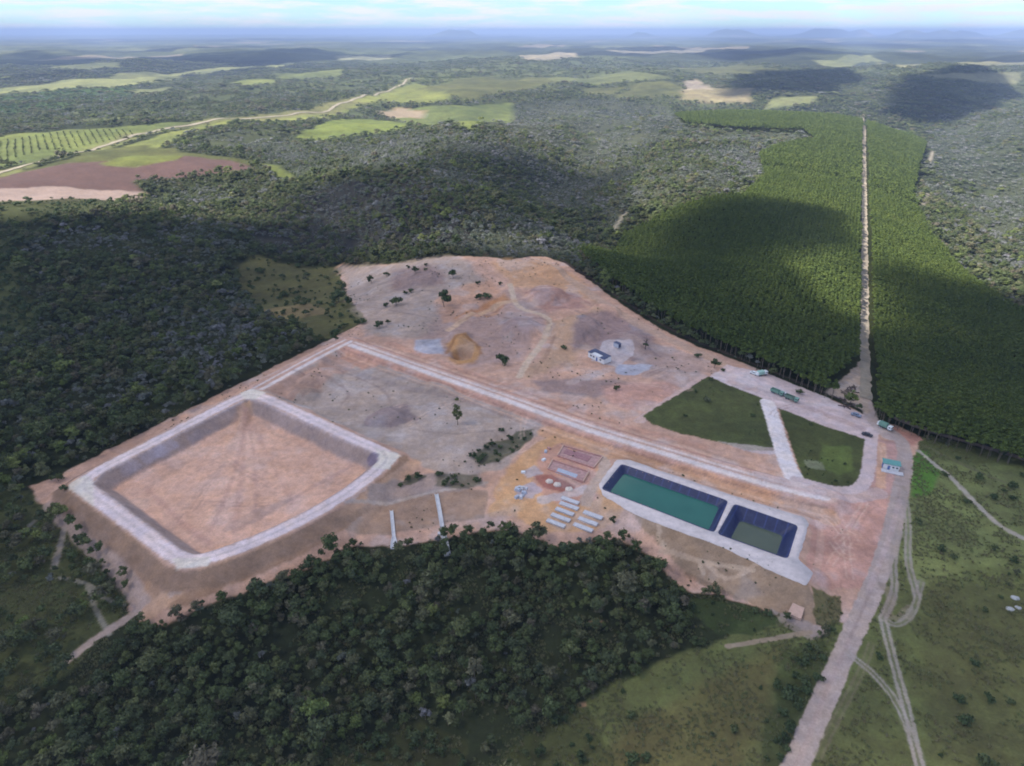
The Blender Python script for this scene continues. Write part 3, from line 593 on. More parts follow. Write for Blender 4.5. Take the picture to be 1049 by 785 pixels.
M_GREY = leaf_material("grey_leaf", [(0, (0.090, 0.113, 0.065)), (.3, (0.129, 0.149, 0.101)), (.55, (0.162, 0.171, 0.146)), (.75, (0.196, 0.197, 0.190)), (.9, (0.235, 0.227, 0.235)), (1, (0.325, 0.308, 0.319))])
M_EUC = leaf_material("eucalyptus_leaf", [(0, (0.065, 0.095, 0.022)), (.5, (0.087, 0.118, 0.026)), (.85, (0.109, 0.139, 0.030)), (1, (0.131, 0.149, 0.040))])
M_SHRUB = leaf_material("shrub_leaf", [(0, (.045, .070, .030)), (.5, (.070, .095, .038)), (.8, (.10, .12, .05)), (1, (.12, .11, .07))])
M_BARK = plain("bark", (.16, .13, .10), .9, .3, 3, .1)
M_DEAD = plain("dead_wood", (.10, .075, .07), .9, .3, 3, .1)
M_CONC = plain("concrete", (.56, .54, .55), .85, .14, .8, .2)
M_CHUTE = plain("chute_concrete", (.62, .60, .60), .85, .14, .8, .2)
M_RIM = plain("pond_rim_gravel", sh(232, 216, 210), .95, .13, .5, .1, bump=.05)
M_PINKC = plain("pink_concrete", sh(216, 180, 160), .9, .12, .8, .1)
M_BRICK = plain("red_brick", (.46, .25, .21), .9, .25, 1.2, .1)
M_REDE = plain("red_earth", (.46, .28, .25), .95, .25, .8, .1)
M_SAND = plain("pale_sand", (.66, .56, .47), .95, .15, 1.5, .1)
M_GREENP = plain("green_paint", (.15, .28, .22), .45, .2, 2, .5)
M_WHITEP = plain("white_paint", (.72, .74, .74), .5, .1, 2, .4)
M_BLUEP = plain("blue_paint", (.10, .16, .36), .5, .15, 2, .4)
M_DARKP = plain("dark_paint", (.03, .03, .04), .4, .2, 2, .5)
M_TYRE = plain("tyre_rubber", (.025, .025, .025), .9, .2, 3, .2)
M_GLASS = plain("dark_glass", (.03, .04, .05), .1, .1, 1, .5)
M_WALL = plain("white_wall", (.70, .68, .67), .85, .08, 1, .2)
M_NAVY = plain("navy_roof", (.06, .07, .13), .6, .15, 2, .3)
M_ROCK = plain("pale_rock", (.40, .39, .37), .9, .2, 1.2, .1)
M_STEEL = plain("grey_steel", (.42, .44, .5), .6, .15, 2, .4)
def liner_material():
    m, n, l, b = new_mat("blue_liner"); b.inputs['Roughness'].default_value = .42; b.inputs['Specular IOR Level'].default_value = .35
    g = n.new('ShaderNodeNewGeometry'); t = n.new('ShaderNodeTexNoise'); t.inputs['Scale'].default_value = .6; t.inputs['Detail'].default_value = 5
    l.new(g.outputs['Position'], t.inputs['Vector'])
    cr = n.new('ShaderNodeValToRGB'); cr.color_ramp.elements[0].position = .3; cr.color_ramp.elements[1].position = .72
    cr.color_ramp.elements[0].color = (.012, .016, .062, 1); cr.color_ramp.elements[1].color = (.022, .030, .092, 1)
    mpp_ = n.new('ShaderNodeMapping'); hd = QUAD_A[1] - QUAD_A[0]; mpp_.inputs['Rotation'].default_value = (0, 0, -math.atan2(hd[1], hd[0])); l.new(g.outputs['Position'], mpp_.inputs['Vector'])
    wv = n.new('ShaderNodeTexWave'); wv.inputs['Scale'].default_value = .09; wv.inputs['Distortion'].default_value = .3; l.new(mpp_.outputs['Vector'], wv.inputs['Vector'])
    ws = n.new('ShaderNodeMapRange'); ws.inputs['From Min'].default_value = .93; ws.inputs['From Max'].default_value = 1.0; ws.inputs['To Min'].default_value = 1.0; ws.inputs['To Max'].default_value = 1.9; l.new(wv.outputs['Fac'], ws.inputs['Value'])
    vs = n.new('ShaderNodeVectorMath'); vs.operation = 'SCALE'; l.new(t.outputs['Fac'], cr.inputs['Fac']); l.new(cr.outputs['Color'], vs.inputs[0]); l.new(ws.outputs['Result'], vs.inputs['Scale']); l.new(vs.outputs['Vector'], b.inputs['Base Color'])
    bp = n.new('ShaderNodeBump'); bp.inputs['Strength'].default_value = .3; bp.inputs['Distance'].default_value = .2
    l.new(t.outputs['Fac'], bp.inputs['Height']); l.new(bp.outputs['Normal'], b.inputs['Normal'])
    return m
M_LINER = liner_material()
def water_material(name, c0, c1):
    m, n, l, b = new_mat(name); b.inputs['Roughness'].default_value = .12; b.inputs['IOR'].default_value = 1.33; b.inputs['Specular IOR Level'].default_value = .5
    g = n.new('ShaderNodeNewGeometry'); t = n.new('ShaderNodeTexNoise'); t.inputs['Scale'].default_value = .11; t.inputs['Detail'].default_value = 5
    l.new(g.outputs['Position'], t.inputs['Vector'])
    cr = n.new('ShaderNodeValToRGB'); cr.color_ramp.elements[0].position = .3; cr.color_ramp.elements[1].position = .7
    cr.color_ramp.elements[0].color = (*c0, 1); cr.color_ramp.elements[1].color = (*c1, 1)
    l.new(t.outputs['Fac'], cr.inputs['Fac']); l.new(cr.outputs['Color'], b.inputs['Base Color'])
    r = n.new('ShaderNodeTexNoise'); r.inputs['Scale'].default_value = 1.6; r.inputs['Detail'].default_value = 3; l.new(g.outputs['Position'], r.inputs['Vector'])
    bp = n.new('ShaderNodeBump'); bp.inputs['Strength'].default_value = .12; bp.inputs['Distance'].default_value = .1
    l.new(r.outputs['Fac'], bp.inputs['Height']); l.new(bp.outputs['Normal'], b.inputs['Normal'])
    return m
M_WATER_A = water_material("green_water", (.026, .125, .098), (.034, .150, .115))
M_WATER_B = water_material("olive_water", (.085, .105, .075), (.105, .125, .085))

# ------------------------------------------------------------------ object helpers
def tag(o, label=None, cat=None, group=None, kind=None):
    if label: o['label'] = label
    if cat: o['category'] = cat
    if group: o['group'] = group
    if kind: o['kind'] = kind
    return o
def empty(name, loc, rz=0.0):
    o = bpy.data.objects.new(name, None); COL.objects.link(o); o.location = loc; o.rotation_euler = (0, 0, rz); o.empty_display_size = .3
    return o
def link_mesh(name, me, mat=None, parent=None):
    o = bpy.data.objects.new(name, me); COL.objects.link(o)
    if mat and not me.materials: me.materials.append(mat)
    if parent: o.parent = parent
    return o
def np_mesh(name, V, Fq=None, Ft=None, smooth=False, col=None, var=None):
    me = bpy.data.meshes.new(name); V = np.asarray(V, np.float32)
    loops, sizes = [], []
    if Fq is not None and len(Fq): loops.append(np.asarray(Fq, np.int32).ravel()); sizes.append(np.full(len(Fq), 4, np.int32))
    if Ft is not None and len(Ft): loops.append(np.asarray(Ft, np.int32).ravel()); sizes.append(np.full(len(Ft), 3, np.int32))
    loops = np.concatenate(loops); sizes = np.concatenate(sizes); start = np.concatenate([[0], np.cumsum(sizes)[:-1]]).astype(np.int32)
    me.vertices.add(len(V)); me.vertices.foreach_set('co', V.ravel())
    me.loops.add(len(loops)); me.loops.foreach_set('vertex_index', loops)
    me.polygons.add(len(sizes)); me.polygons.foreach_set('loop_start', start)
    if smooth: me.polygons.foreach_set('use_smooth', np.ones(len(sizes), bool))
    me.update(calc_edges=True); me.validate()
    if col is not None:
        a = me.attributes.new('Col', 'FLOAT_COLOR', 'POINT'); c4 = np.ones((len(V), 4), np.float32); c4[:, :3] = col; a.data.foreach_set('color', c4.ravel())
    if var is not None:
        a = me.attributes.new('var', 'FLOAT', 'POINT'); a.data.foreach_set('value', np.asarray(var, np.float32))
    return me
class MB:
    def __init__(s): s.bm = bmesh.new()
    def box(s, c, d, rz=0.0, taper=1.0, rx=0.0):
        from mathutils import Matrix
        r = bmesh.ops.create_cube(s.bm, size=1.0)['verts']
        for v in r:
            v.co.x *= d[0]; v.co.y *= d[1]; v.co.z *= d[2]
            if v.co.z > 0: v.co.x *= taper; v.co.y *= taper
        bmesh.ops.rotate(s.bm, verts=r, cent=(0, 0, 0), matrix=Matrix.Rotation(rx, 3, 'X'))
        bmesh.ops.rotate(s.bm, verts=r, cent=(0, 0, 0), matrix=Matrix.Rotation(rz, 3, 'Z'))
        bmesh.ops.translate(s.bm, verts=r, vec=c); return s
    def tube(s, p0, p1, r0, r1, n=8):
        p0, p1 = Vector(p0), Vector(p1); d = p1 - p0; q = d.to_track_quat('Z', 'Y'); a, b = [], []
        for i in range(n):
            t = 2 * math.pi * i / n; e = Vector((math.cos(t), math.sin(t), 0))
            a.append(s.bm.verts.new(p0 + q @ (e * r0))); b.append(s.bm.verts.new(p1 + q @ (e * r1)))
        for i in range(n): s.bm.faces.new((a[i], a[(i + 1) % n], b[(i + 1) % n], b[i]))
        s.bm.faces.new(a[::-1]); s.bm.faces.new(b); return s
    def prism(s, pts, z0, z1):
        a = [s.bm.verts.new((x, y, z0)) for x, y in pts]; b = [s.bm.verts.new((x, y, z1)) for x, y in pts]; n = len(pts)
        for i in range(n): s.bm.faces.new((a[i], a[(i + 1) % n], b[(i + 1) % n], b[i]))
        s.bm.faces.new(a[::-1]); s.bm.faces.new(b); return s
    def bevel(s, w, seg=2):
        bmesh.ops.bevel(s.bm, geom=list(s.bm.edges), offset=w, segments=seg, profile=.6, affect='EDGES'); return s
    def build(s, name, mat, parent=None, smooth=False):
        bmesh.ops.recalc_face_normals(s.bm, faces=s.bm.faces)
        me = bpy.data.meshes.new(name); s.bm.to_mesh(me); s.bm.free()
        if smooth: me.polygons.foreach_set('use_smooth', np.ones(len(me.polygons), bool))
        return link_mesh(name, me, mat, parent)

# ------------------------------------------------------------------ the ground, as nested grids cut into its regions
def grid(x0, x1, y0, y1, s, hole=None, hs=0.0, sink=0.0, fr=None):
    xs = np.arange(x0, x1 + s * .5, s); ys = np.arange(y0, y1 + s * .5, s); nx, ny = len(xs), len(ys)
    X, Y = np.meshgrid(xs, ys); P = np.stack([X.ravel(), Y.ravel()], 1)
    i, j = np.meshgrid(np.arange(nx - 1), np.arange(ny - 1)); a = (j * nx + i).ravel()
    Fq = np.stack([a, a + 1, a + nx + 1, a + nx], 1)
    C = P[Fq].mean(1); keep = np.ones(len(Fq), bool)
    if hole is not None:
        hx0, hx1, hy0, hy1 = hole
        keep &= ~((C[:, 0] > hx0 + s) & (C[:, 0] < hx1 - s) & (C[:, 1] > hy0 + s) & (C[:, 1] < hy1 - s))
    if fr is not None: keep &= np.abs(C[:, 0]) < C[:, 1] * fr[0] + fr[1]
    Fq = Fq[keep]; used = np.zeros(len(P), bool); used[Fq.ravel()] = True
    idx = -np.ones(len(P), np.int64); idx[used] = np.arange(used.sum())
    P, Fq = P[used], idx[Fq]
    z = height(P)
    if hole is not None and sink:
        ins = (P[:, 0] > hole[0]) & (P[:, 0] < hole[1]) & (P[:, 1] > hole[2]) & (P[:, 1] < hole[3]); z = z - np.where(ins, sink, 0)
    return P, z, Fq
FINE = (-262.0, 270.0, 66.0, 500.0)
MID = (-1100.0, 1300.0, -60.0, 1720.0)
FAR = (-6500.0, 6500.0, -600.0, 8200.0)
FINE2 = (56.0, 152.0, 88.0, 190.0)
parts = [grid(*FINE2, .36), grid(*FINE, .72, FINE2, 0, .06), grid(*MID, 5.0, FINE, 0, .8, (1.0, 260)), grid(*FAR, 22.0, MID, 0, 2.5, (1.0, 600)), grid(-46000, 46000, -4000, 46000, 250.0, FAR, 0, 8.0)]
P = np.concatenate([p[0] for p in parts]); Z = np.concatenate([p[1] for p in parts])
off = np.cumsum([0] + [len(p[0]) for p in parts][:-1]); FQ = np.concatenate([p[2] + o for p, o in zip(parts, off)])
CV, RV, _, _ = evaluate(P)
_, RF, _, _ = evaluate(P[FQ].mean(1), False)
# coarse cells of the outer grids under the frustum sit lower than the finer sheets
V3 = np.column_stack([P, Z])
for name, i in RI.items():
    if name == 'hole': continue
    fs = FQ[RF == i]
    if not len(fs): continue
    u, inv = np.unique(fs.ravel(), return_inverse=True)
    me = np_mesh(name, V3[u], inv.reshape(-1, 4), smooth=True, col=CV[u])
    tag(link_mesh(name, me, GRASS if name in ('ground', 'pasture', 'grass_plot') else EARTH), kind='structure')

# ------------------------------------------------------------------ far dirt roads as draped strips
def strip(name, V, wid, mat_col, lift=.35, step=8.0, jit=.12):
    seg = np.linalg.norm(np.diff(V, axis=0), axis=1); L = np.concatenate([[0], np.cumsum(seg)]); t = np.arange(0, L[-1], step)
    C = np.stack([np.interp(t, L, V[:, 0]), np.interp(t, L, V[:, 1])], 1); tg = np.gradient(C, axis=0); tg /= np.linalg.norm(tg, axis=1)[:, None]
    nn = np.stack([-tg[:, 1], tg[:, 0]], 1); k = 5; rows = []
    for u in np.linspace(-.5, .5, k):
        e = wid * u * (1 + (abs(u) == .5) * jit * (rng.random(len(C)) - .5) * 4); rows.append(C + nn * e[:, None])
    Q = np.stack(rows, 1).reshape(-1, 2); z = height(Q) + lift; n = len(C)
    a = (np.arange(n - 1)[:, None] * k + np.arange(k - 1)).ravel(); Fq = np.stack([a, a + 1, a + k + 1, a + k], 1)
    cc = np.tile(mat_col, (len(Q), 1)) * (0.85 + .3 * fbm(Q[:, 0] / 9, Q[:, 1] / 9, 201, 3))[:, None]
    return tag(link_mesh(name, np_mesh(name, np.column_stack([Q, z]), Fq, smooth=True, col=cc), EARTH), kind='structure')
PR = G([(886.5, 409), (886.2, 370), (886, 330), (885.8, 290), (885.6, 250), (885.4, 215), (885.2, 180), (885, 150), (885, 130), (885, 117)])
strip('plantation_road', PR, 5.6, li(226, 210, 186), .25, 5.0, .12)
FARROAD = smooth_open(G([(-60, 192), (0, 177), (60, 161), (110, 148), (150, 136), (200, 127.5), (250, 122), (310, 116.5), (355, 105), (385, 97), (408, 89), (421, 80)]))
strip('country_road', FARROAD, 7.5, li(196, 184, 160), .6, 10.0, .12)

# ------------------------------------------------------------------ ponds
def poly_ring(name, outer, holes, z, mat, thick=.25):
    loops = [[Vector((x, y, 0)) for x, y in outer]] + [[Vector((x, y, 0)) for x, y in h] for h in holes]
    tris = geometry.tessellate_polygon(loops); V = np.concatenate([outer] + list(holes)); n = len(V)
    T = np.column_stack([V, np.full(n, z)]); B = np.column_stack([V, np.full(n, z - thick)]); F = np.array([list(t) for t in tris])
    q = []; o = 0
    for lp in [outer] + list(holes):
        m = len(lp)
        for i in range(m): a, b = o + i, o + (i + 1) % m; q.append((a, b, b + n, a + n))
        o += m
    me = np_mesh(name, np.vstack([T, B]), np.array(q), F)
    bm = bmesh.new(); bm.from_mesh(me); bmesh.ops.recalc_face_normals(bm, faces=bm.faces)
    up = [f for f in bm.faces if abs(f.normal.z) > .9 and f.calc_center_median().z > z - .01 and f.normal.z < 0]
    if up: bmesh.ops.reverse_faces(bm, faces=up)
    bm.to_mesh(me); bm.free()
    return link_mesh(name, me, mat)
def dens(V, n=3):
    out = []
    for i in range(len(V)):
        a, b = V[i], V[(i + 1) % len(V)]
        m = max(1, int(np.linalg.norm(b - a) / n))
        for t in range(m): out.append(a + (b - a) * t / m)
    return np.array(out)
po = dens(round_corners(POND_OUT, 1.0, 3), 1.5); po = po + (np.stack([fbm(po[:, 0] / 2, po[:, 1] / 2, 7, 3), fbm(po[:, 0] / 2, po[:, 1] / 2, 9, 3)], 1) - .5) * .9
tag(poly_ring('pond_rim', po, [p * 1.0 for p in PONDS], POND_Z + .05, M_RIM), kind='structure')
def inset(Q4, d, r=1.6):
    Q4 = np.array(Q4, float); c = Q4.mean(0); out = []
    def off(a, b):
        t = (b - a) / np.linalg.norm(b - a); n = np.array([-t[1], t[0]])
        if (c - a) @ n < 0: n = -n
        return a + n * d, t
    for i in range(4):
        p, t = off(Q4[i - 1], Q4[i]); q, u = off(Q4[i], Q4[(i + 1) % 4]); k = np.linalg.solve(np.stack([t, -u], 1), q - p); out.append(p + t * k[0])
    return round_corners(np.array(out), r)
def pond(V, depth, wl, wmat, label):
    c = V.mean(0); e = empty('leachate_pond', (c[0], c[1], POND_Z)); tag(e, label, 'pond', 'lined leachate ponds')
    L = V - c; n = 20; rings = [(inset(L, -.35), .075), (inset(L, 0), .085), (inset(L, depth * .5), -depth * .5), (inset(L, depth), -depth)]
    vv = np.concatenate([np.column_stack([r, np.full(n, z)]) for r, z in rings]); q = []
    for k in range(3):
        for i in range(n): q.append((k * n + i, k * n + (i + 1) % n, (k + 1) * n + (i + 1) % n, (k + 1) * n + i))
    me = bpy.data.meshes.new('liner'); me.from_pydata(vv.tolist(), [], q + [tuple(range(3 * n, 4 * n))]); me.update()
    link_mesh('liner', me, M_LINER, e)
    w = inset(L, wl - .05); m2 = bpy.data.meshes.new('water'); m2.from_pydata(np.column_stack([w, np.full(n, -wl)]).tolist(), [], [tuple(range(n))]); m2.update()
    bm = bmesh.new(); bm.from_mesh(m2)
    for f in bm.faces:
        if f.normal.z < 0: f.normal_flip()
    bm.to_mesh(m2); bm.free()
    link_mesh('water', m2, wmat, e)
    a_, b_ = inset(L, wl - .30), inset(L, wl - .02); v_ = np.vstack([np.column_stack([a_, np.full(n, -wl + .33)]), np.column_stack([b_, np.full(n, -wl + .03)])])
    m3 = bpy.data.meshes.new('scum_line'); m3.from_pydata(v_.tolist(), [], [(i, (i + 1) % n, n + (i + 1) % n, n + i) for i in range(n)]); m3.update(); link_mesh('scum_line', m3, plain('liner_scum', (.06, .075, .12), .8, .4, .8, .2), e)
    return e
pond(QUAD_A, 5.0, 2.1, M_WATER_A, 'long rectangular pond of green water with a dark blue liner')
pond(QUAD_B, 5.5, 3.4, M_WATER_B, 'short deep pond of murky olive water with a dark blue liner')

# ------------------------------------------------------------------ trees
ICO = None
def ico():
    bm = bmesh.new(); bmesh.ops.create_icosphere(bm, subdivisions=1, radius=1.0)
    v = np.array([x.co[:] for x in bm.verts]); f = np.array([[q.index for q in p.verts] for p in bm.faces]); bm.free(); return v, f
ICO_V, ICO_F = ico()
def crown_mesh(name, seed, mat, R=2.7, zc=5.2, Hh=2.6, lobes=8, leaves=48, leaf=.62, core=.72, lobe_r=.5, flat_top=.6):
    r = np.random.default_rng(seed); V, Q, T, A = [], [], [], []; nv = 0
    for k in range(lobes):
        a = r.random() * 2 * np.pi; rad = R * .82 * np.sqrt(r.random()) if k else 0; hz = (r.random() - .35) * Hh * (1 - .5 * (rad / R) ** 2)
        c = np.array([np.cos(a) * rad, np.sin(a) * rad, zc + hz + (Hh * .35 if k == 0 else 0)]); lr = R * lobe_r * (.45 + .75 * r.random()); sq = np.array([lr, lr, lr * (.62 + .25 * r.random())])
        lv = .72 + .56 * r.random()
        jit = 1 + (r.random((len(ICO_V), 1)) - .5) * .5
        V.append(ICO_V * sq * core * .9 * jit + c); T.append(ICO_F + nv); A.append(np.full(len(ICO_V), lv * .85)); nv += len(ICO_V)
        d = r.normal(size=(leaves, 3)); d[:, 2] = np.abs(d[:, 2]) * .9 - .25 * (r.random(leaves) < .5); d /= np.linalg.norm(d, axis=1)[:, None]
        pos = c + d * sq * (.68 + .66 * r.random((leaves, 1)) ** 1.6)
        nrm = d + r.normal(size=(leaves, 3)) * .55; nrm /= np.linalg.norm(nrm, axis=1)[:, None]
        u = np.cross(nrm, r.normal(size=(leaves, 3))); u /= np.linalg.norm(u, axis=1)[:, None]; w = np.cross(nrm, u)
        s = leaf * (.6 + .8 * r.random((leaves, 1))) * .5
        q = np.stack([pos - u * s * 1.3, pos - w * s * .8, pos + u * s * 1.3, pos + w * s * .8], 1).reshape(-1, 3)
        V.append(q); b = nv + np.arange(leaves) * 4; Q.append(np.stack([b, b + 1, b + 2, b + 3], 1)); nv += leaves * 4
        A.append(np.repeat(lv * (.8 + .4 * r.random(leaves)), 4))
    me = np_mesh(name, np.concatenate(V), np.concatenate(Q), np.concatenate(T), var=np.concatenate(A)); me.materials.append(mat); return me
def trunk_mesh(name, seed, h, r0, limbs=4, spread=1.4):
    r = random.Random(seed); b = MB(); lean = Vector(((r.random() - .5) * .5, (r.random() - .5) * .5, 0))
    mid = Vector((0, 0, h * .6)) + lean; b.tube((0, 0, -.4), mid, r0, r0 * .7, 7); b.tube(mid, Vector((0, 0, h)) + lean * 1.5, r0 * .7, r0 * .35, 6)
    for k in range(limbs):
        a = 2 * math.pi * (k + r.random() * .5) / limbs; st = mid * (.75 + .3 * r.random())
        b.tube(st, st + Vector((math.cos(a) * spread, math.sin(a) * spread, h * .3)), r0 * .45, r0 * .15, 5)
    bmesh.ops.recalc_face_normals(b.bm, faces=b.bm.faces); me = bpy.data.meshes.new(name); b.bm.to_mesh(me); b.bm.free(); me.materials.append(M_BARK); return me
def bare_mesh(name, seed, mat, h=5.0, n=34):
    r = random.Random(seed); b = MB()
    b.tube((0, 0, 0), (0, 0, h * .45), .16, .11, 5)
    for k in range(n):
        a = r.random() * 6.283; z0 = h * (.25 + .3 * r.random()); L = h * (.35 + .3 * r.random()); e = .5 + .8 * r.random()
        p0 = Vector((0, 0, z0)); p1 = p0 + Vector((math.cos(a) * math.cos(e), math.sin(a) * math.cos(e), math.sin(e))) * L
        b.tube(p0, p1, .07, .03, 3)
        for q in range(3):
            a2 = a + (r.random() - .5) * 2; m = p0.lerp(p1, .5 + .4 * r.random()); b.tube(m, m + Vector((math.cos(a2) * .8, math.sin(a2) * .8, .6 * r.random())) * (L * .35), .04, .02, 3)
    bmesh.ops.recalc_face_normals(b.bm, faces=b.bm.faces); me = bpy.data.meshes.new(name); b.bm.to_mesh(me); b.bm.free()
    a = me.attributes.new('var', 'FLOAT', 'POINT'); a.data.foreach_set('value', np.full(len(me.vertices), 1.0, np.float32)); me.materials.append(mat); return me

CROWN_D = [crown_mesh('crown', 100 + k, M_DARK, R=2.4 + .4 * (k % 3), zc=4.4 + .7 * (k % 4), Hh=2.6 + .7 * (k % 3), lobes=10 + k % 3, leaves=42) for k in range(7)]
TRUNK_D = [trunk_mesh('trunk', 200 + k, 5.2, .2) for k in range(3)]
CROWN_G = [crown_mesh('crown', 300 + k, M_GREY, R=2.1 + .3 * (k % 3), zc=3.8 + .5 * (k % 2), Hh=2.0, lobes=6 + k % 3, leaves=40, core=.55, leaf=.5) for k in range(4)] + [bare_mesh('crown', 350, M_GREY)]
CROWN_E = [crown_mesh('crown', 400 + k, M_EUC, R=1.5, zc=6.2, Hh=2.8, lobes=8, leaves=34, leaf=.5, lobe_r=.58, core=.75) for k in range(4)]
TRUNK_E = trunk_mesh('trunk', 250, 6.0, .12, 3, .7)
CROWN_S = [crown_mesh('crown', 500 + k, M_SHRUB, R=1.3 + .2 * k, zc=.95, Hh=.9, lobes=5 + k % 2, leaves=36, leaf=.4) for k in range(4)]
TRUNK_S = trunk_mesh('trunk', 260, 1.0, .09, 4, .5)
def tree_at(name, crown, trunk, x, y, s=1.0, sz=None, rz=None, label=None, cat='tree', group=None, z=None):
    z = H1(x, y) if z is None else z
    e = empty(name, (x, y, z), rng.random() * 6.283 if rz is None else rz); e.scale = (s, s, sz or s)
    if trunk: link_mesh('trunk', trunk, None, e)
    c = link_mesh('crown', crown, None, e); tag(e, label, cat, group); return e, c

def in_view(Pp, z, mx=130, my=110):
    d0, d1, d2 = Pp[:, 0], Pp[:, 1], z - CAM_Z; fw = d1 * CT - d2 * ST; up = d1 * ST + d2 * CT; fw = np.maximum(fw, 1)
    px, py = PW / 2 + FPX * d0 / fw, PH / 2 - FPX * up / fw
    return (px > -mx) & (px < PW + mx) & (py < PH + my), px, py
def jgrid(x0, x1, y0, y1, s, seed):
    r = np.random.default_rng(seed); xs, ys = np.arange(x0, x1, s), np.arange(y0, y1, s * .87); X, Y = np.meshgrid(xs, ys); X = X + (np.arange(len(ys)) % 2)[:, None] * s * .5
    Q = np.stack([X.ravel(), Y.ravel()], 1); return Q + (r.random(Q.shape) - .5) * s * .85, r
def scatter(name, Q, z, sc, rz, idx, protos, label=None, sv=None):
    sv = sc if sv is None else sv
    me = bpy.data.meshes.new(name); me.vertices.add(len(Q)); me.vertices.foreach_set('co', np.column_stack([Q, z]).astype(np.float32).ravel())
    for an, arr, ty in (('sc', sc, 'FLOAT'), ('sv', sv, 'FLOAT'), ('rz', rz, 'FLOAT'), ('pick', idx, 'INT')):
        a = me.attributes.new(an, ty, 'POINT'); a.data.foreach_set('value', np.asarray(arr, np.int32 if ty == 'INT' else np.float32))
    o = link_mesh(name, me); tag(o, label, kind='stuff')
    ng = bpy.data.node_groups.new(name, 'GeometryNodeTree'); ng.interface.new_socket('Geometry', in_out='INPUT', socket_type='NodeSocketGeometry'); ng.interface.new_socket('Geometry', in_out='OUTPUT', socket_type='NodeSocketGeometry')
    n, l = ng.nodes, ng.links; gi, go = n.new('NodeGroupInput'), n.new('NodeGroupOutput'); ip = n.new('GeometryNodeInstanceOnPoints'); jg = n.new('GeometryNodeJoinGeometry')
    for p in protos:
        ob = n.new('GeometryNodeObjectInfo'); ob.transform_space = 'ORIGINAL'; ob.inputs['Object'].default_value = p; ob.inputs['As Instance'].default_value = True
        l.new(ob.outputs['Geometry'], jg.inputs[0])
    def at(nm, ty):
        a = n.new('GeometryNodeInputNamedAttribute'); a.data_type = ty; a.inputs['Name'].default_value = nm; return a.outputs['Attribute']
    ip.inputs['Pick Instance'].default_value = True
    cx = n.new('ShaderNodeCombineXYZ'); l.new(at('rz', 'FLOAT'), cx.inputs['Z'])
    l.new(gi.outputs[0], ip.inputs['Points']); l.new(jg.outputs[0], ip.inputs['Instance']); l.new(at('pick', 'INT'), ip.inputs['Instance Index'])
    l.new(cx.outputs[0], ip.inputs['Rotation']); cs = n.new('ShaderNodeCombineXYZ'); sa = at('sc', 'FLOAT'); l.new(sa, cs.inputs['X']); l.new(sa, cs.inputs['Y']); l.new(at('sv', 'FLOAT'), cs.inputs['Z']); l.new(cs.outputs[0], ip.inputs['Scale']); l.new(ip.outputs[0], go.inputs[0])
    md = o.modifiers.new('scatter', 'NODES'); md.node_group = ng
    return o

# candidate points of the wild woods
cand = []
for (x0, x1, y0, y1, s, d0, d1, sc, sd) in ((-300, 320, 60, 300, 2.9, 0, 270, .70, 5), (-520, 560, 60, 640, 3.6, 270, 560, .88, 1), (-980, 1060, 100, 1150, 4.6, 560, 1100, 1.05, 2), (-2100, 2200, 200, 2300, 8.5, 1100, 2200, 1.6, 3), (-3700, 3800, 400, 4400, 16.0, 2200, 4300, 2.7, 4)):
    Q, r = jgrid(x0, x1, y0, y1, s, sd); d = np.hypot(Q[:, 0], Q[:, 1]) + (r.random(len(Q)) - .5) * 60
    k = (d >= d0) & (d < d1) & (Q[:, 1] > 0); Q = Q[k]; v, _, _ = in_view(Q, np.zeros(len(Q))); Q = Q[v]
    _, rg, vg, vt = evaluate(Q, False)
    gap = fbm(Q[:, 0] / (s * 4), Q[:, 1] / (s * 4), 221, 3)
    far_ok = gap > (.34 if sc > 1.5 else .33 if sc < .75 else .27)
    k = (r.random(len(Q)) < vg) & (vt != SHRUB) & (vg > .08) & far_ok
    k2 = (r.random(len(Q)) < np.clip(vg * 1.2, 0, 1)) & (vt == SHRUB) & (sc < 1.5)
    big = sc * (.36 + .7 * r.random(len(Q)) ** 1.5 + .8 * (r.random(len(Q)) > .9) * r.random(len(Q)) + .35 * (fbm(Q[:, 0] / 30, Q[:, 1] / 30, 231, 2) - .5))
    for kk, shrub in ((k, 0), (k2, 1)):
        if kk.any(): cand.append(np.column_stack([Q[kk], big[kk], np.where(vt[kk] == GREYF, 1, 0) + 2 * shrub, r.random((kk.sum(), 2)), big[kk] / sc * {1.6: .80, 2.7: .72, 1.05: .85}.get(sc, sc)]))
C = np.concatenate(cand)
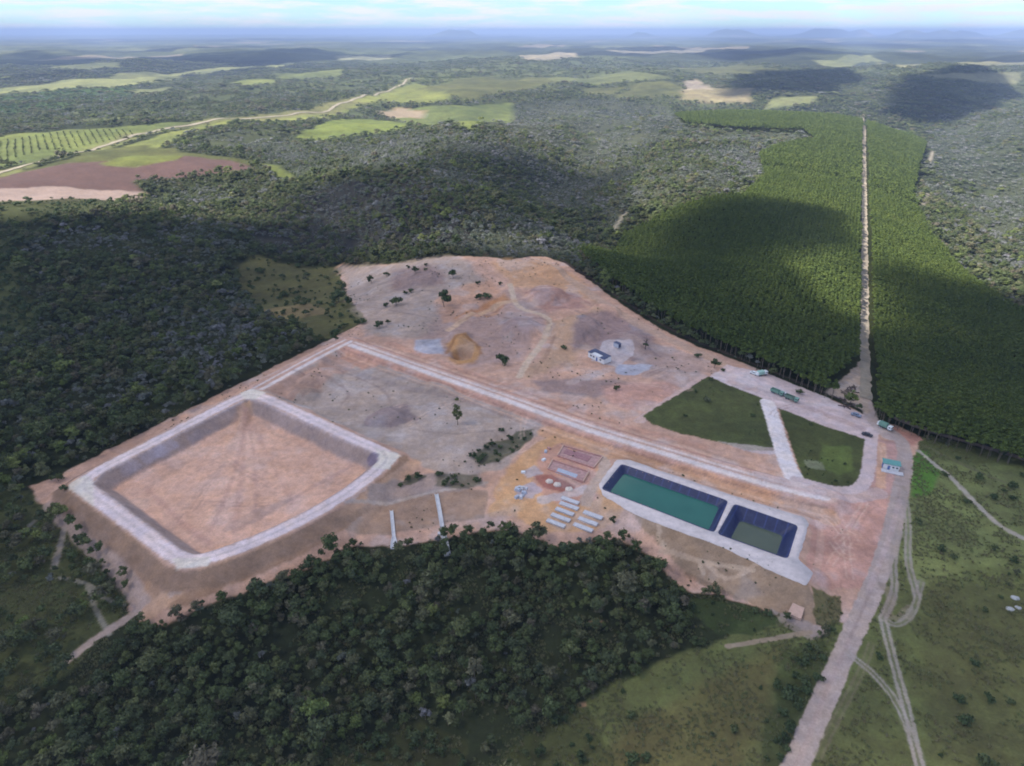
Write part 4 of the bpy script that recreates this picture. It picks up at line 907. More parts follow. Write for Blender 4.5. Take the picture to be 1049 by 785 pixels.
# grey and green kinds mix along their border
mixn = fbm(C[:, 0] / 60, C[:, 1] / 60, 241, 3) + (C[:, 4] - .5) * .5
C[(C[:, 3] == 1) & (mixn < .40), 3] = 0
C[(C[:, 3] == 0) & (mixn > .62) & (np.hypot(C[:, 0], C[:, 1]) > 260), 3] = 1
C[(C[:, 3] == 0) & (C[:, 4] > .965) & (np.hypot(C[:, 0], C[:, 1]) < 270), 3] = 1
CZ = height(C[:, :2])
vis, cpx, cpy = in_view(C[:, :2], CZ + 4, -12, -6)
cd = np.hypot(C[:, 0], C[:, 1])
used = np.zeros(len(C), bool)
PROTO = {}
def take(sel, n): return sel[np.argsort(cd[sel])[:n]]
near = take(np.nonzero((C[:, 3] == 0) & vis)[0], 300); used[near] = True
for q, i in enumerate(near):
    zone = ('dark green tree of the wood near the lower left corner of the picture' if cpx[i] < 180 else 'dark green tree of the wood along the bottom edge, left of centre' if cpx[i] < 360
            else 'dark green tree of the wood along the bottom edge, near the centre' if cpx[i] < 520 else 'dark green tree at the right end of the wood beside the open grass')
    e, c = tree_at('broadleaf_tree', CROWN_D[q % 7], TRUNK_D[q % 3], C[i, 0], C[i, 1], C[i, 2], None, C[i, 5] * 6.283,
                   zone, 'tree', 'wood trees' + zone.split('tree', 1)[1], CZ[i] - .2)
    PROTO.setdefault(('D', q % 7), c)
neg = take(np.nonzero((C[:, 3] == 1) & vis)[0], 60); used[neg] = True
for q, i in enumerate(neg):
    e, c = tree_at('dry_tree', CROWN_G[q % 5], TRUNK_D[q % 3] if q % 5 < 4 else None, C[i, 0], C[i, 1], C[i, 2], None, C[i, 5] * 6.283,
                   'greyish dry tree standing among the darker woodland trees', 'tree', 'grey dry woodland trees', CZ[i] - .2)
    PROTO.setdefault(('G', q % 5), c)
nes = take(np.nonzero((C[:, 3] >= 2) & vis)[0], 150); used[nes] = True
for q, i in enumerate(nes):
    e, c = tree_at('wild_shrub', CROWN_S[q % 4], TRUNK_S, C[i, 0], C[i, 1], C[i, 2] * 1.7, None, C[i, 5] * 6.283,
                   'low green shrub growing in the rough grass around the works', 'shrub', 'shrubs in the rough grass', CZ[i] - .05)
    PROTO.setdefault(('S', q % 4), c)
for key, kk, nm, tg, mul, nP in ((0, 'D', 'forest', 'dense mass of dark green woodland', 1.0, 7), (1, 'G', 'dry_forest', 'grey green dry woodland covering the middle distance', 1.0, 5)):
    s = (C[:, 3] == key) & ~used
    scatter(nm, C[s, :2], CZ[s] - .2, C[s, 2] * mul, C[s, 5] * 6.283, (C[s, 4] * nP).astype(int) % nP, [PROTO[(kk, j)] for j in range(nP)], tg, C[s, 6])
s = (C[:, 3] >= 2) & ~used
scatter('shrubbery', C[s, :2], CZ[s] - .05, C[s, 2] * 1.7, C[s, 5] * 6.283, (C[s, 4] * 4).astype(int) % 4, [PROTO[('S', j)] for j in range(4)], 'scattered low scrub in the rough grass')

# grass tufts in the near pasture
def tuft_mesh(seed):
    r = np.random.default_rng(seed); n = 26; a = r.random(n) * 6.283; p = r.normal(size=(n, 2)) * .28; h = .25 + .4 * r.random(n); V, F = [], []
    for i in range(n):
        w = np.array([-np.sin(a[i]), np.cos(a[i])]) * .07; d = np.array([np.cos(a[i]), np.sin(a[i])]) * h[i] * .7; b_ = np.append(p[i], -.05)
        V += [b_ - np.append(w, 0), b_ + np.append(w, 0), b_ + np.append(d + w * .6, h[i]), b_ + np.append(d - w * .6, h[i])]; F.append((4 * i, 4 * i + 1, 4 * i + 2, 4 * i + 3))
    me = np_mesh('grass_tuft', np.array(V), np.array(F), var=np.repeat(.8 + .4 * r.random(n), 4)); me.materials.append(M_TUFT); return me
M_TUFT = leaf_material("tuft_leaf", [(0, (.15, .165, .075)), (.35, (.18, .19, .085)), (.6, (.21, .185, .10)), (.8, (.16, .19, .075)), (1, (.26, .22, .14))], .3)
Q, r = jgrid(-170, 190, 84, 262, 1.15, 91); v, _, _ = in_view(Q, np.zeros(len(Q)), 30, 30); Q = Q[v]; _, rg, vg, _ = evaluate(Q, False)
dn = fbm(Q[:, 0] / 7, Q[:, 1] / 7, 261, 4); k = ((rg == RI['pasture']) | (rg == RI['ground'])) & (vg > .01) & (r.random(len(Q)) < sstep(.35, .7, dn) * .9 + .05); Q = Q[k]
tp = []
for q in range(3): o = link_mesh('grass_tuft', tuft_mesh(600 + q)); o.location = (*Q[q], H1(*Q[q])); tag(o, 'low tufts of rough grass in the near pasture', kind='stuff'); tp.append(o)
Q = Q[3:]; scatter('grass', Q, height(Q), .45 + .6 * r.random(len(Q)), r.random(len(Q)) * 6.283, r.integers(0, 3, len(Q)), tp, 'rough grass covering the near pasture')

Q, r = jgrid(-150, 130, 150, 470, 2.1, 93); _, rg, _, _ = evaluate(Q, False)
wd_ = fbm(Q[:, 0] / 16, Q[:, 1] / 16, 271, 4); k = np.isin(rg, [RI['bare_earth'], RI['grass_plot']]) & (r.random(len(Q)) < sstep(.52, .74, wd_) * .32 + .006) & (d_line(Q, MAIN) > 10); Q = Q[k]
scatter('weeds', Q, height(Q) - .05, .10 + .26 * r.random(len(Q)) ** 2, r.random(len(Q)) * 6.283, r.integers(0, 4, len(Q)), [PROTO[('S', j)] for j in range(4)], 'sparse low weeds on the bare earth')

# plantation, in rows along its straight road
dv = (PR[-1] - PR[0]) / np.linalg.norm(PR[-1] - PR[0]); nv_ = np.array([dv[1], -dv[0]])
us = np.arange(-560, 620, 2.9); ts = np.arange(-330, 1500, 2.4); U, T_ = np.meshgrid(us, ts); r = np.random.default_rng(77)
Q = PR[0] + U.reshape(-1, 1) * nv_ + T_.reshape(-1, 1) * dv; Q = Q + (r.random(Q.shape) - .5) * 1.7
sd = sd_poly(Q, PLANT_W); k = (sd < -1.0 - 3 * r.random(len(Q)) * (r.random(len(Q)) < .2)) & (d_line(Q, PR) > 5.0)
Q = Q[k]; v, px, py = in_view(Q, np.full(len(Q), 8.0), 130, 60); Q = Q[v]
clear = G([(844, 404), (868, 384), (883, 368), (890, 368), (892, 425), (872, 414)]); Q = Q[sd_poly(Q, clear) > 1.5]
thin = np.hypot(Q[:, 0], Q[:, 1]) > 900; Q = Q[~thin | (r.random(len(Q)) < .55)]
z = height(Q); n = len(Q); far_s = np.where(np.hypot(Q[:, 0], Q[:, 1]) > 900, 1.3, 1.0)
sc = far_s * (.86 + .22 * r.random(n) + .25 * (fbm(Q[:, 0] / 45, Q[:, 1] / 45, 251, 3) - .5)); rz = r.random(n) * 6.283; pk = r.integers(0, 4, n)
v2, px, py = in_view(Q, z + 6, -6, -6); ee = -sd_poly(Q, PLANT_W); ids = np.nonzero(v2 & (ee < 6) & (np.hypot(Q[:, 0], Q[:, 1]) < 520))[0]
ids = ids[np.argsort(np.hypot(*Q[ids].T))[:280]]; m = np.zeros(n, bool); m[ids] = True
for q, i in enumerate(ids):
    e, c = tree_at('eucalyptus_tree', CROWN_E[pk[i]], TRUNK_E, Q[i, 0], Q[i, 1], sc[i], None, rz[i], 'slim dark eucalyptus tree on the front edge of the plantation beside the bare earth', 'eucalyptus tree', 'plantation edge trees', z[i])
    PROTO.setdefault(('E', pk[i]), c)
s = ~m
scatter('plantation_forest', Q[s], z[s], sc[s], rz[s], pk[s], [PROTO[('E', j)] for j in range(4)], 'even green plantation of closely planted trees in rows')
# young orchard rows by the country road
OR = G([(-30, 176), (0, 168), (70, 154), (140, 138), (130, 134), (60, 137), (0, 145), (-30, 150)])
oc = OR.mean(0); od = oc / np.linalg.norm(oc); on = np.array([od[1], -od[0]]); X, Y = np.meshgrid(np.arange(-400, 400, 9.5), np.arange(-500, 500, 5.5)); Q = oc + X.reshape(-1, 1) * on + Y.reshape(-1, 1) * od; Q = Q[sd_poly(Q, OR) < 0]
Q = Q + (r.random(Q.shape) - .5) * 1.5; z = height(Q)
scatter('orchard_forest', Q, z, .26 + .2 * r.random(len(Q)), r.random(len(Q)) * 6.283, r.integers(0, 7, len(Q)), [PROTO[('D', j)] for j in range(7)], 'rows of young trees in a pale green field')

# lone trees and shrubs on the bare ground: px, py (foot), crown radius in px, height factor, words
LONE = [(455.6, 316, 7, 1.3, 'round dark shrub, largest on the grey bare ground north of the road'),
        (406, 311, 6, .9, 'broad dark shrub on the grey ground, right-hand one of a touching pair'), (395, 312, 4, .9, 'small dark shrub touching the left side of a broader shrub'),
        (388, 334, 5, 1.2, 'dark shrub on grey ground just above the road corner'), (397, 330, 2.6, .9, 'tiny reddish shrub beside the shrub above the road corner'),
        (465, 291, 4.5, 1.3, 'loose green shrub on grey ground near the top of the clearing'), (436.5, 279, 2.5, 1, 'tiny upper shrub of a close pair near the forest edge'),
        (436.5, 286, 2.4, 1, 'tiny lower shrub of a close pair near the forest edge'), (425.5, 287, 3.4, 1.1, 'small dark shrub left of a pair of tiny shrubs'),
        (418, 277, 2, 1, 'tiny dark shrub right under the forest edge'), (489, 297, 3, 1, 'small dark shrub on pinkish ground left of the winding track'),
        (499, 309, 6, .7, 'long low dark shrub beside the orange slope, its right half'), (491, 310, 4.5, .7, 'long low dark shrub beside the orange slope, its left half'),
        (514.8, 374, 6, 1.2, 'dark bushy tree right above the long pale road'), (414.5, 301, 3, 1, 'small dark shrub, left of two in the middle of the grey ground'),
        (421, 300, 3.2, 1, 'small dark shrub, right of two in the middle of the grey ground'), (379, 280, 3.4, 1.3, 'dark shrub at the upper left of the clearing'),
        (396, 278, 3, .9, 'low dark shrub against the forest edge, upper left of the clearing'), (355, 305, 5, 1.6, 'tall dark shrub where the grey ground meets the olive grass'),
        (345, 297, 8, 1.2, 'large dark tree clump at the olive grass near the forest corner'), (344, 346, 4, 1.0, 'dark shrub in the grass beside the road corner'),
        (371, 328, 4, .7, 'light green low shrub in the grass above the road corner'), (631, 400, 4.2, 1.1, 'round dark shrub alone on the pink ground below the white building'),
        (578, 358, 3.6, 1, 'small round shrub alone on the tan slope'), (732, 374, 4.6, 1.1, 'dark round shrub at the start of the pale gravel yard'),
        (715, 363, 3.4, .8, 'dark low shrub at the plantation edge above the gravel yard'), (742, 377, 3, .7, 'small dark shrub just right of a round shrub by the yard'),
        (820, 396, 4, .9, 'dark shrub behind the parked green trucks'), (513, 298, 2.2, 1, 'tiny shrub beside the top of the winding track'),
        (501, 272, 2.2, 1, 'tiny shrub at the top edge of the orange ground'), (418, 490, 5, .7, 'dark low shrub on grey ground, right of the pit corner, upper one'),
        (410, 496, 3.5, .7, 'dark low shrub on grey ground, right of the pit corner, lower one'), (428, 489, 4.5, .8, 'rounded dark shrub beside the grey slope below the plateau'),
        (450, 486, 4, .7, 'dark low shrub above the first concrete chute'), (466, 488, 4, .7, 'dark low shrub above the taller concrete chute'), (488, 492, 4, .7, 'dark low shrub at the right end of the grey slope'),
        (628.5, 532, 3.4, 1.3, 'small dark tree between the white slabs and the long pond'), (58, 487, 4.5, 1.0, 'dark shrub outside the left corner of the pit'), (515, 440, 4, .6, 'low dark shrub on the grey plateau above the green patch'),
        (68, 506, 3.6, .9, 'reddish dark shrub on the bank at the left corner of the pit')]
for i, (px_, py_, rp_, hf, lab) in enumerate(LONE):
    g = G([(px_, py_)], 0.0)[0]; sl = math.hypot(g[0], g[1], CAM_Z); mpp = sl / FPX; Rm = rp_ * mpp * 1.2; cr = CROWN_S[i % 4]; bR = (1.3 + .2 * (i % 4)) * 1.12
    tree_at('shrub', cr, TRUNK_S, g[0], g[1], Rm / bR, Rm / bR * hf * 1.1, None, lab, 'shrub', 'shrubs on the bare ground')
g = G([(469, 435)], 0.0)[0]
tree_at('tall_tree', crown_mesh('crown', 901, M_DARK, R=1.9, zc=4.6, Hh=6.6, lobes=11, leaves=50, leaf=.55, lobe_r=.55), TRUNK_D[1], g[0], g[1], 1.0, 1.15, 1.0, 'tall slim dark tree standing alone on the grey plateau below the road', 'tree')
g = G([(661, 357)], 0.0)[0]
e = empty('dead_tree', (g[0], g[1], H1(*g)))
b = MB(); b.tube((0, 0, -.3), (.2, 0, 3.2), .28, .2, 6); b.tube((.2, 0, 3.2), (.6, .1, 6.8), .2, .06, 5); b.build('trunk', M_DEAD, e)
rr = random.Random(3)
for k in range(9):
    a = rr.random() * 6.28; z0 = 2.2 + 3 * rr.random(); p0 = Vector((.25, 0, z0)); L = 1.4 + 1.2 * rr.random()
    b = MB(); b.tube(p0, p0 + Vector((math.cos(a) * L, math.sin(a) * L, .8 * L)), .11, .04, 4); b.build('branch', M_DEAD, e)
link_mesh('leaf_tuft', CROWN_S[1], None, e).location = (.2, 0, 1.6)
tag(e, 'thin dark half-dead tree with bare branches on the grey ground near the plantation', 'tree')

# ------------------------------------------------------------------ built things
def place(px_, py_, z=0.0):
    g = G([(px_, py_)], z)[0]; return g[0], g[1], H1(g[0], g[1])
def heading(p, q, z=0.0):
    a, b = G([p, q], z); return math.atan2(b[1] - a[1], b[0] - a[0])
def wheel(e, x, y, r=.48, w=.32):
    b = MB(); b.tube((x, y - w / 2, r), (x, y + w / 2, r), r, r, 14); t = b.build('wheel', M_TYRE, e)
    s = 1 if y > 0 else -1
    b = MB(); b.tube((x, y + s * (w / 2 - .02), r), (x, y + s * (w / 2 + .03), r), r * .55, r * .5, 10); o = b.build('rim', M_STEEL, t)
def truck(px_, py_, rz, label, bodym, cabm, kind='tipper', L=7.4):
    x, y, z = place(px_, py_); e = empty('truck', (x, y, z), rz); e.scale = (.86, .86, .86); tag(e, label, 'truck', 'trucks parked in the gravel yard')
    b = MB(); b.box((0, 0, .85), (L, .9, .3)); b.build('chassis', M_DARKP, e)
    cx = L / 2 - 1.0
    b = MB(); b.box((cx, 0, 1.75), (2.0, 2.3, 1.7)); b.bevel(.14); c = b.build('cab', cabm, e)
    b = MB(); b.box((cx + 1.0, 0, 2.1), (.06, 2.0, .7)); b.build('windscreen', M_GLASS, c)
    for s in (-1, 1): b = MB(); b.box((cx + .15, s * 1.15, 2.1), (.9, .06, .55)); b.build('side_window', M_GLASS, c)
    for s in (-1, 1): b = MB(); b.box((cx + 1.02, s * .8, 1.15), (.06, .32, .22)); b.build('headlight', M_WHITEP, c)
    bl = L - 2.4
    if kind == 'tipper':
        b = MB(); b.box((-1.2, 0, 1.2), (bl, 2.4, .2)); b.build('bed_floor', bodym, e)
        for s in (-1, 1): b = MB(); b.box((-1.2, s * 1.16, 1.95), (bl, .1, 1.3)); b.build('bed_side', bodym, e)
        for s in (-1, 1): b = MB(); b.box((-1.2 + s * (bl / 2 - .05), 0, 1.95), (.1, 2.2, 1.3)); b.build('bed_end', bodym, e)
    else:
        b = MB(); b.box((-1.2, 0, 2.1), (bl, 2.4, 2.1)); b.bevel(.25); bd = b.build('compactor_body', bodym, e)
        b = MB(); b.box((-1.2 - bl / 2 - .35, 0, 1.9), (.9, 2.2, 1.7), taper=.8); b.build('hopper', M_WHITEP, e)
    for wx in (cx, -L / 2 + 1.0, -L / 2 + 2.2):
        for s in (-1, 1): wheel(e, wx, s * .98)
    return e
def car(px_, py_, rz, label, paint, kind='car'):
    x, y, z = place(px_, py_); e = empty(kind, (x, y, z), rz); tag(e, label, 'car' if kind == 'parked_car' else 'pickup')
    b = MB(); b.box((0, 0, .72), (4.3, 1.76, .62)); b.bevel(.16); bd = b.build('body', paint, e)
    b = MB(); b.box((-.15, 0, 1.28), (2.3, 1.6, .56), taper=.78); b.bevel(.08); c = b.build('cabin', paint, e)
    b = MB(); b.box((.9, 0, 1.26), (.08, 1.3, .42), rx=0); b.build('windscreen', M_GLASS, c)
    b = MB(); b.box((-1.2, 0, 1.26), (.08, 1.3, .4)); b.build('rear_window', M_GLASS, c)
    for s in (-1, 1): b = MB(); b.box((-.15, s * .76, 1.26), (1.8, .06, .36)); b.build('side_window', M_GLASS, c)
    for s in (-1, 1):
        b = MB(); b.box((2.12, s * .62, .8), (.08, .34, .18)); b.build('headlight', M_WHITEP, bd)
    for wx in (1.35, -1.35):
        for s in (-1, 1): wheel(e, wx, s * .82, .34, .22)
    return e
YD = heading((760, 385), (860, 425))
truck(797, 398.5, YD, 'green tipper truck parked first in line in the gravel yard', M_GREENP, M_GREENP)
truck(812, 404.5, YD, 'dull green tipper truck at the right end of the parked line', plain('dull_green_paint', (.13, .20, .16), .5, .2, 2, .4), M_GREENP)
car(804, 399.5, YD, 'white pickup between the two green trucks in the gravel yard', M_WHITEP, 'pickup')
truck(781.5, 379, YD + 1.25, 'pale green compactor truck with white tail at the upper edge of the yard', plain('pale_green_paint', (.34, .52, .44), .5, .15, 2, .4), M_WHITEP, 'comp', 6.4)
car(773.5, 378.5, YD, 'small white car left of the pale green truck', M_WHITEP, 'parked_car')
car(890, 440, YD + .2, 'dark car driving at the end of the gravel yard', M_DARKP, 'parked_car')
car(879, 418, YD + .1, 'blue grey car by the upper edge of the yard near the plantation road', plain('blue_grey_paint', (.18, .22, .30), .5, .15, 2, .4), 'parked_car')
truck(909.5, 430, YD - .1, 'green truck with white cab parked by the plantation edge past the crossing', M_GREENP, M_WHITEP, 'comp', 6.6)
# gatehouse
x, y, z = place(913, 476); e = empty('gatehouse', (x, y, z), heading((905, 470), (925, 474))); tag(e, 'small gatehouse with green roof and blue end wall beside the access road', 'hut')
b = MB(); b.box((0, 0, 1.35), (5.6, 3.0, 2.7)); w = b.build('wall', M_WALL, e)
b = MB(); b.box((0, .1, 2.85), (6.4, 3.8, .22)); b.build('roof', plain('roof_green', (.12, .30, .27), .6, .15, 2, .3), e)
b = MB(); b.box((-2.83, 0, 1.35), (.06, 2.9, 2.6)); b.build('end_panel', M_BLUEP, e)
b = MB(); b.box((-.8, -1.53, 1.0), (.9, .06, 2.0)); d = b.build('door', M_BLUEP, e)
b = MB(); b.box((-.5, -1.58, 1.0), (.1, .06, .1)); b.build('handle', M_STEEL, d)
for wx in (.7, 2.0): b = MB(); b.box((wx, -1.53, 1.6), (.9, .06, .8)); f = b.build('window', M_WHITEP, e); b = MB(); b.box((wx, -1.57, 1.6), (.74, .04, .64)); b.build('pane', M_GLASS, f)
x, y, z = place(915, 480.5); e = tag(MB().box((0, 0, .2), (7.6, 2.2, .4)).build('weighbridge', M_CONC), 'pale concrete weighbridge strip in front of the gatehouse', 'weighbridge'); e.location = (x, y, z); e.rotation_euler = (0, 0, heading((905, 479), (925, 483)))
# white building with dark roof sheets
x, y, z = place(614, 368); rz = heading((603, 361), (626, 372)); e = empty('site_office', (x, y, z), rz); tag(e, 'white site office with dark navy roof sheets on a pale pad', 'building')
b = MB(); b.box((0, 0, 1.4), (11.5, 5.2, 2.8)); b.build('wall', M_WALL, e)
b = MB(); b.box((0, -1.6, 2.93), (5.4, 2.4, .22), rx=.06); b.build('roof_sheet', M_WALL, e)
b = MB(); b.box((-.4, 1.5, 3.0), (11.6, 3.2, .22), rx=-.06); b.build('roof_sheet', M_NAVY, e)
b = MB(); b.box((4.4, -1.5, 3.0), (3.2, 3.0, .2), rx=.06); b.build('roof_sheet', M_NAVY, e)
b = MB(); b.box((-4.7, -1.5, 3.0), (2.4, 2.6, .2), rx=.06); b.build('roof_sheet', M_NAVY, e)
b = MB(); b.box((.6, -2.63, 1.05), (1.0, .06, 2.1)); b.build('door', M_BLUEP, e)
for wx in (-3.6, -1.6, 3.2): b = MB(); b.box((wx, -2.63, 1.6), (1.2, .06, .9)); f = b.build('window', M_STEEL, e); b = MB(); b.box((wx, -2.67, 1.6), (1.0, .04, .7)); b.build('pane', M_GLASS, f)
x, y, z = place(632, 357.5); e = empty('storage_container', (x, y, z), rz); tag(e, 'small dark storage container behind the white site office', 'container')
b = MB(); b.box((0, 0, 1.2), (3.6, 2.2, 2.3)); b.build('body', M_STEEL, e); b = MB(); b.box((0, 0, 2.4), (3.8, 2.4, .1)); b.build('roof', M_NAVY, e); b = MB(); b.box((1.83, 0, 1.15), (.06, 1.8, 2.0)); b.build('door', M_NAVY, e)
# white slabs (two columns) in the yard
sdirn = heading((571, 514), (596, 523))
for i, (px_, py_) in enumerate([(584, 511.5), (583, 517), (578.5, 522.5), (574.5, 528), (569.5, 533.5)]):
    x, y, z = place(px_, py_); o = MB().box((0, 0, .3), (7.0 + .3 * (i % 2), 1.8, .6)).bevel(.05, 1).build('concrete_slab', M_CONC); o.location = (x, y, z); o.rotation_euler = (0, 0, sdirn)
    tag(o, ['topmost', 'second', 'middle', 'fourth', 'lowest'][i] + ' white concrete slab of the left column in the orange yard', 'slab', 'white slabs in the yard')
for i, (px_, py_) in enumerate([(607.5, 525.5), (602.5, 531), (597.5, 537)]):
    x, y, z = place(px_, py_); o = MB().box((0, 0, .3), (7.2, 1.9, .6)).bevel(.05, 1).build('concrete_slab', M_CONC); o.location = (x, y, z); o.rotation_euler = (0, 0, sdirn)
    tag(o, ['topmost', 'middle', 'lowest'][i] + ' white concrete slab of the right column in the orange yard', 'slab', 'white slabs in the yard')
# red brick beds
def bed(cs, label, wallh=.5, inner=None):
    g = G(cs, 0.0); c = g.mean(0); e = empty('brick_bed', (c[0], c[1], H1(*c) + .02)); tag(e, label, 'brick bed', 'red brick beds in the yard'); L = g - c
    b = MB(); b.prism([tuple(p * .97) for p in L], -.4, .12); b.build('floor', M_REDE, e)
    for i in range(4):
        a, q = L[i], L[(i + 1) % 4]; t = (q - a) / np.linalg.norm(q - a); nn = np.array([-t[1], t[0]]) * .22
        b = MB(); b.prism([tuple(a - nn), tuple(q - nn), tuple(q + nn), tuple(a + nn)], -.4, wallh + .01 * i); b.build('wall', M_PINKC if i % 2 else M_BRICK, e)
    if inner:
        L2 = G(inner[0], 0.0) - c; b = MB(); b.prism([tuple(p) for p in L2], .1, .3); b.build('inner_slab', inner[1], e)
    return e
bed([(577, 457), (617, 468), (608, 479.5), (571, 467)], 'upper red brick bed with a darker strip along its middle', .5, ([(580, 460), (606, 468), (602, 473), (577, 464.5)], plain('maroon_earth', (.36, .19, .19), .95, .2, 1, .1)))
bed([(566, 472), (603, 484), (597, 494), (561, 481)], 'lower red brick bed with a grey blue slab inside', .5, ([(572, 480), (592, 487), (589, 491.5), (569, 484.5)], M_STEEL))
for i, (px_, py_, w_) in enumerate([(563, 493, 'leftmost'), (571, 496, 'middle'), (583, 500.5, 'rightmost')]):
    x, y, z = place(px_, py_); bm = bmesh.new(); bmesh.ops.create_icosphere(bm, subdivisions=3, radius=1.0)
    rr = random.Random(i)
    for v in bm.verts:
        nzv = .12 * math.sin(5 * v.co.x + i) * math.cos(4 * v.co.y); h = max(0, v.co.z); v.co = Vector((v.co.x * (1.5 + nzv), v.co.y * (1.3 + nzv), (h ** .8) * 1.0 * (1 + nzv) - .1))
    me = bpy.data.meshes.new('sand_pile'); bm.to_mesh(me); bm.free(); o = link_mesh('sand_pile', me, M_SAND); o.location = (x, y, z)
    tag(o, f'{w_} of three pale sand piles beside the red bed', 'sand pile', 'pale sand piles')
# building rubble blocks
rr = random.Random(11)
for i in range(14):
    px_, py_ = 529 + rr.random() * 17, 498 + rr.random() * 10
    x, y, z = place(px_, py_); s = .5 + .8 * rr.random(); o = MB().box((0, 0, s * .35), (s * 1.6, s, s * .7), rr.random() * 3, .8).build('concrete_block', M_CONC if i % 3 else M_STEEL); o.location = (x, y, z); o.rotation_euler = (0, 0, rr.random() * 3)
    tag(o, 'grey concrete block lying in the rubble patch left of the red beds', 'concrete block', 'rubble blocks in the yard')
for i, (px_, py_, lab) in enumerate([(536, 483.5, 'small white block at the left end of the pale patch in the yard'), (557, 471.5, 'white block above the lower red bed'), (559, 463, 'grey block at the upper left of the red beds'), (562.5, 459.5, 'brown crate left of the upper red bed')]):
    x, y, z = place(px_, py_); o = MB().box((0, 0, .4), (1.7, 1.1, .8), 0, .9).bevel(.06, 1).build('material_block', [M_WHITEP, M_WHITEP, M_STEEL, M_BRICK][i]); o.location = (x, y, z); o.rotation_euler = (0, 0, i * .7); tag(o, lab, 'block')
# chutes down the grey slope
def chute(pts, wid, label, flare=1.0):
    g = smooth_open(G(pts, 0.0), 1); e = empty('drainage_chute', (g[0][0], g[0][1], H1(*g[0]))); tag(e, label, 'chute', 'concrete drainage chutes')
    o0 = np.array([g[0][0], g[0][1], H1(*g[0])]); n = len(g); t = np.gradient(g, axis=0); t /= np.linalg.norm(t, axis=1)[:, None]; nn = np.stack([-t[:, 1], t[:, 0]], 1)
    zc = np.maximum(np.interp(np.arange(n), [0, n - 1], [H1(*g[0]), H1(*g[-1])]), height(g)) + .25
    def ribbon(name, o_a, o_b, dz0, dz1):
        V = []
        for i in range(n):
            k = 1 + (flare - 1) * (i > n * .62)
            for o_, dz in ((o_a, dz0), (o_b, dz0), (o_b, dz1), (o_a, dz1)): p = g[i] + nn[i] * o_ * k; V.append((p[0] - o0[0], p[1] - o0[1], zc[i] + dz - o0[2]))
        q = []
        for i in range(n - 1):
            for k in range(4): a, b_ = i * 4 + k, i * 4 + (k + 1) % 4; q.append((a, b_, b_ + 4, a + 4))
        q += [(3, 2, 1, 0), ((n - 1) * 4, (n - 1) * 4 + 1, (n - 1) * 4 + 2, (n - 1) * 4 + 3)]
        me = bpy.data.meshes.new(name); me.from_pydata(V, [], q); me.update(); link_mesh(name, me, M_CHUTE, e)
    ribbon('channel_floor', -wid / 2, wid / 2, -.6, 0); ribbon('channel_wall', -wid / 2 - .15, -wid / 2, -.6, .35); ribbon('channel_wall', wid / 2, wid / 2 + .15, -.6, .35)
    return e
chute([(400.5, 519), (402, 535), (403, 546), (402, 554)], .9, 'short pale concrete drainage chute on the slope right of the pit', 1.7)
chute([(447, 505), (451, 525), (454, 543), (458, 561)], 1.1, 'longer pale concrete drainage chute ending in the wood', 1.6)
x, y, z = place(450.5, 541.5); o = MB().box((0, 0, .4), (1.6, 1.2, 1.0)).build('inspection_box', M_CHUTE); o.location = (x, y, z); tag(o, 'small pale concrete box beside the longer drainage chute', 'box')
# pink slab by the pond corner
g = G([(815.5, 609), (827, 613), (822, 630), (808, 624)], 0.0); c = g.mean(0); o = MB().prism([tuple(p - c) for p in g], -.3, .55).build('loading_slab', M_PINKC); o.location = (c[0], c[1], H1(*c)); tag(o, 'square pink concrete slab below the right end of the pond rim', 'slab')
# pale rocks in the pasture at the right edge
for i, (px_, py_, s, lab) in enumerate([(1041, 611, 1.2, 'upper pale rock in the grass at the right edge'), (1036, 622, 1.2, 'wide flat pale rock in the grass at the right edge'), (1044, 621, 1.0, 'small pale rock beside the wide flat one at the right edge')]):
    x, y, z = place(px_, py_); bm = bmesh.new(); bmesh.ops.create_icosphere(bm, subdivisions=2, radius=1.0); rr = random.Random(i + 40)
    for v in bm.verts: v.co *= 1 + (rr.random() - .5) * .35; v.co.z *= .6; v.co.x *= 1.3
    me = bpy.data.meshes.new('pale_rock'); bm.to_mesh(me); bm.free(); o = link_mesh('pale_rock', me, M_ROCK); o.location = (x, y, z + .1); o.scale = (s * .75, s * .75, s * .75); o.rotation_euler = (0, 0, -.4); tag(o, lab, 'rock', 'pale rocks in the pasture')
# felled logs in the clearing at the plantation road
rr = random.Random(21); tri = G([(848, 402), (868, 386), (882, 374), (884, 408), (874, 412)], 0.0); lo, hi = tri.min(0), tri.max(0); cnt = 0
while cnt < 34:
    p = np.array([[lo[0] + rr.random() * (hi[0] - lo[0]), lo[1] + rr.random() * (hi[1] - lo[1])]])
    if sd_poly(p, tri)[0] > -1.0: continue
    cnt += 1; L = 2 + 3 * rr.random(); rad = .16 + .22 * rr.random(); a = rr.random() * 3.14; zz = H1(*p[0])
    b = MB(); b.tube((-L / 2, 0, rad), (L / 2, .2, rad + .4 * rr.random()), rad, rad * .7, 7)
    for k in range(3): u = (rr.random() - .5) * L; b.tube((u, 0, rad), (u + .5, (rr.random() - .5) * 1.6, rad + .9 * rr.random()), rad * .5, rad * .2, 4)
    o = b.build('felled_log', M_DEAD if cnt % 3 else M_BARK); o.location = (p[0][0], p[0][1], zz); o.rotation_euler = (0, 0, a); tag(o, 'dark felled log in the clearing where the plantation road ends', 'log', 'felled logs in the clearing')

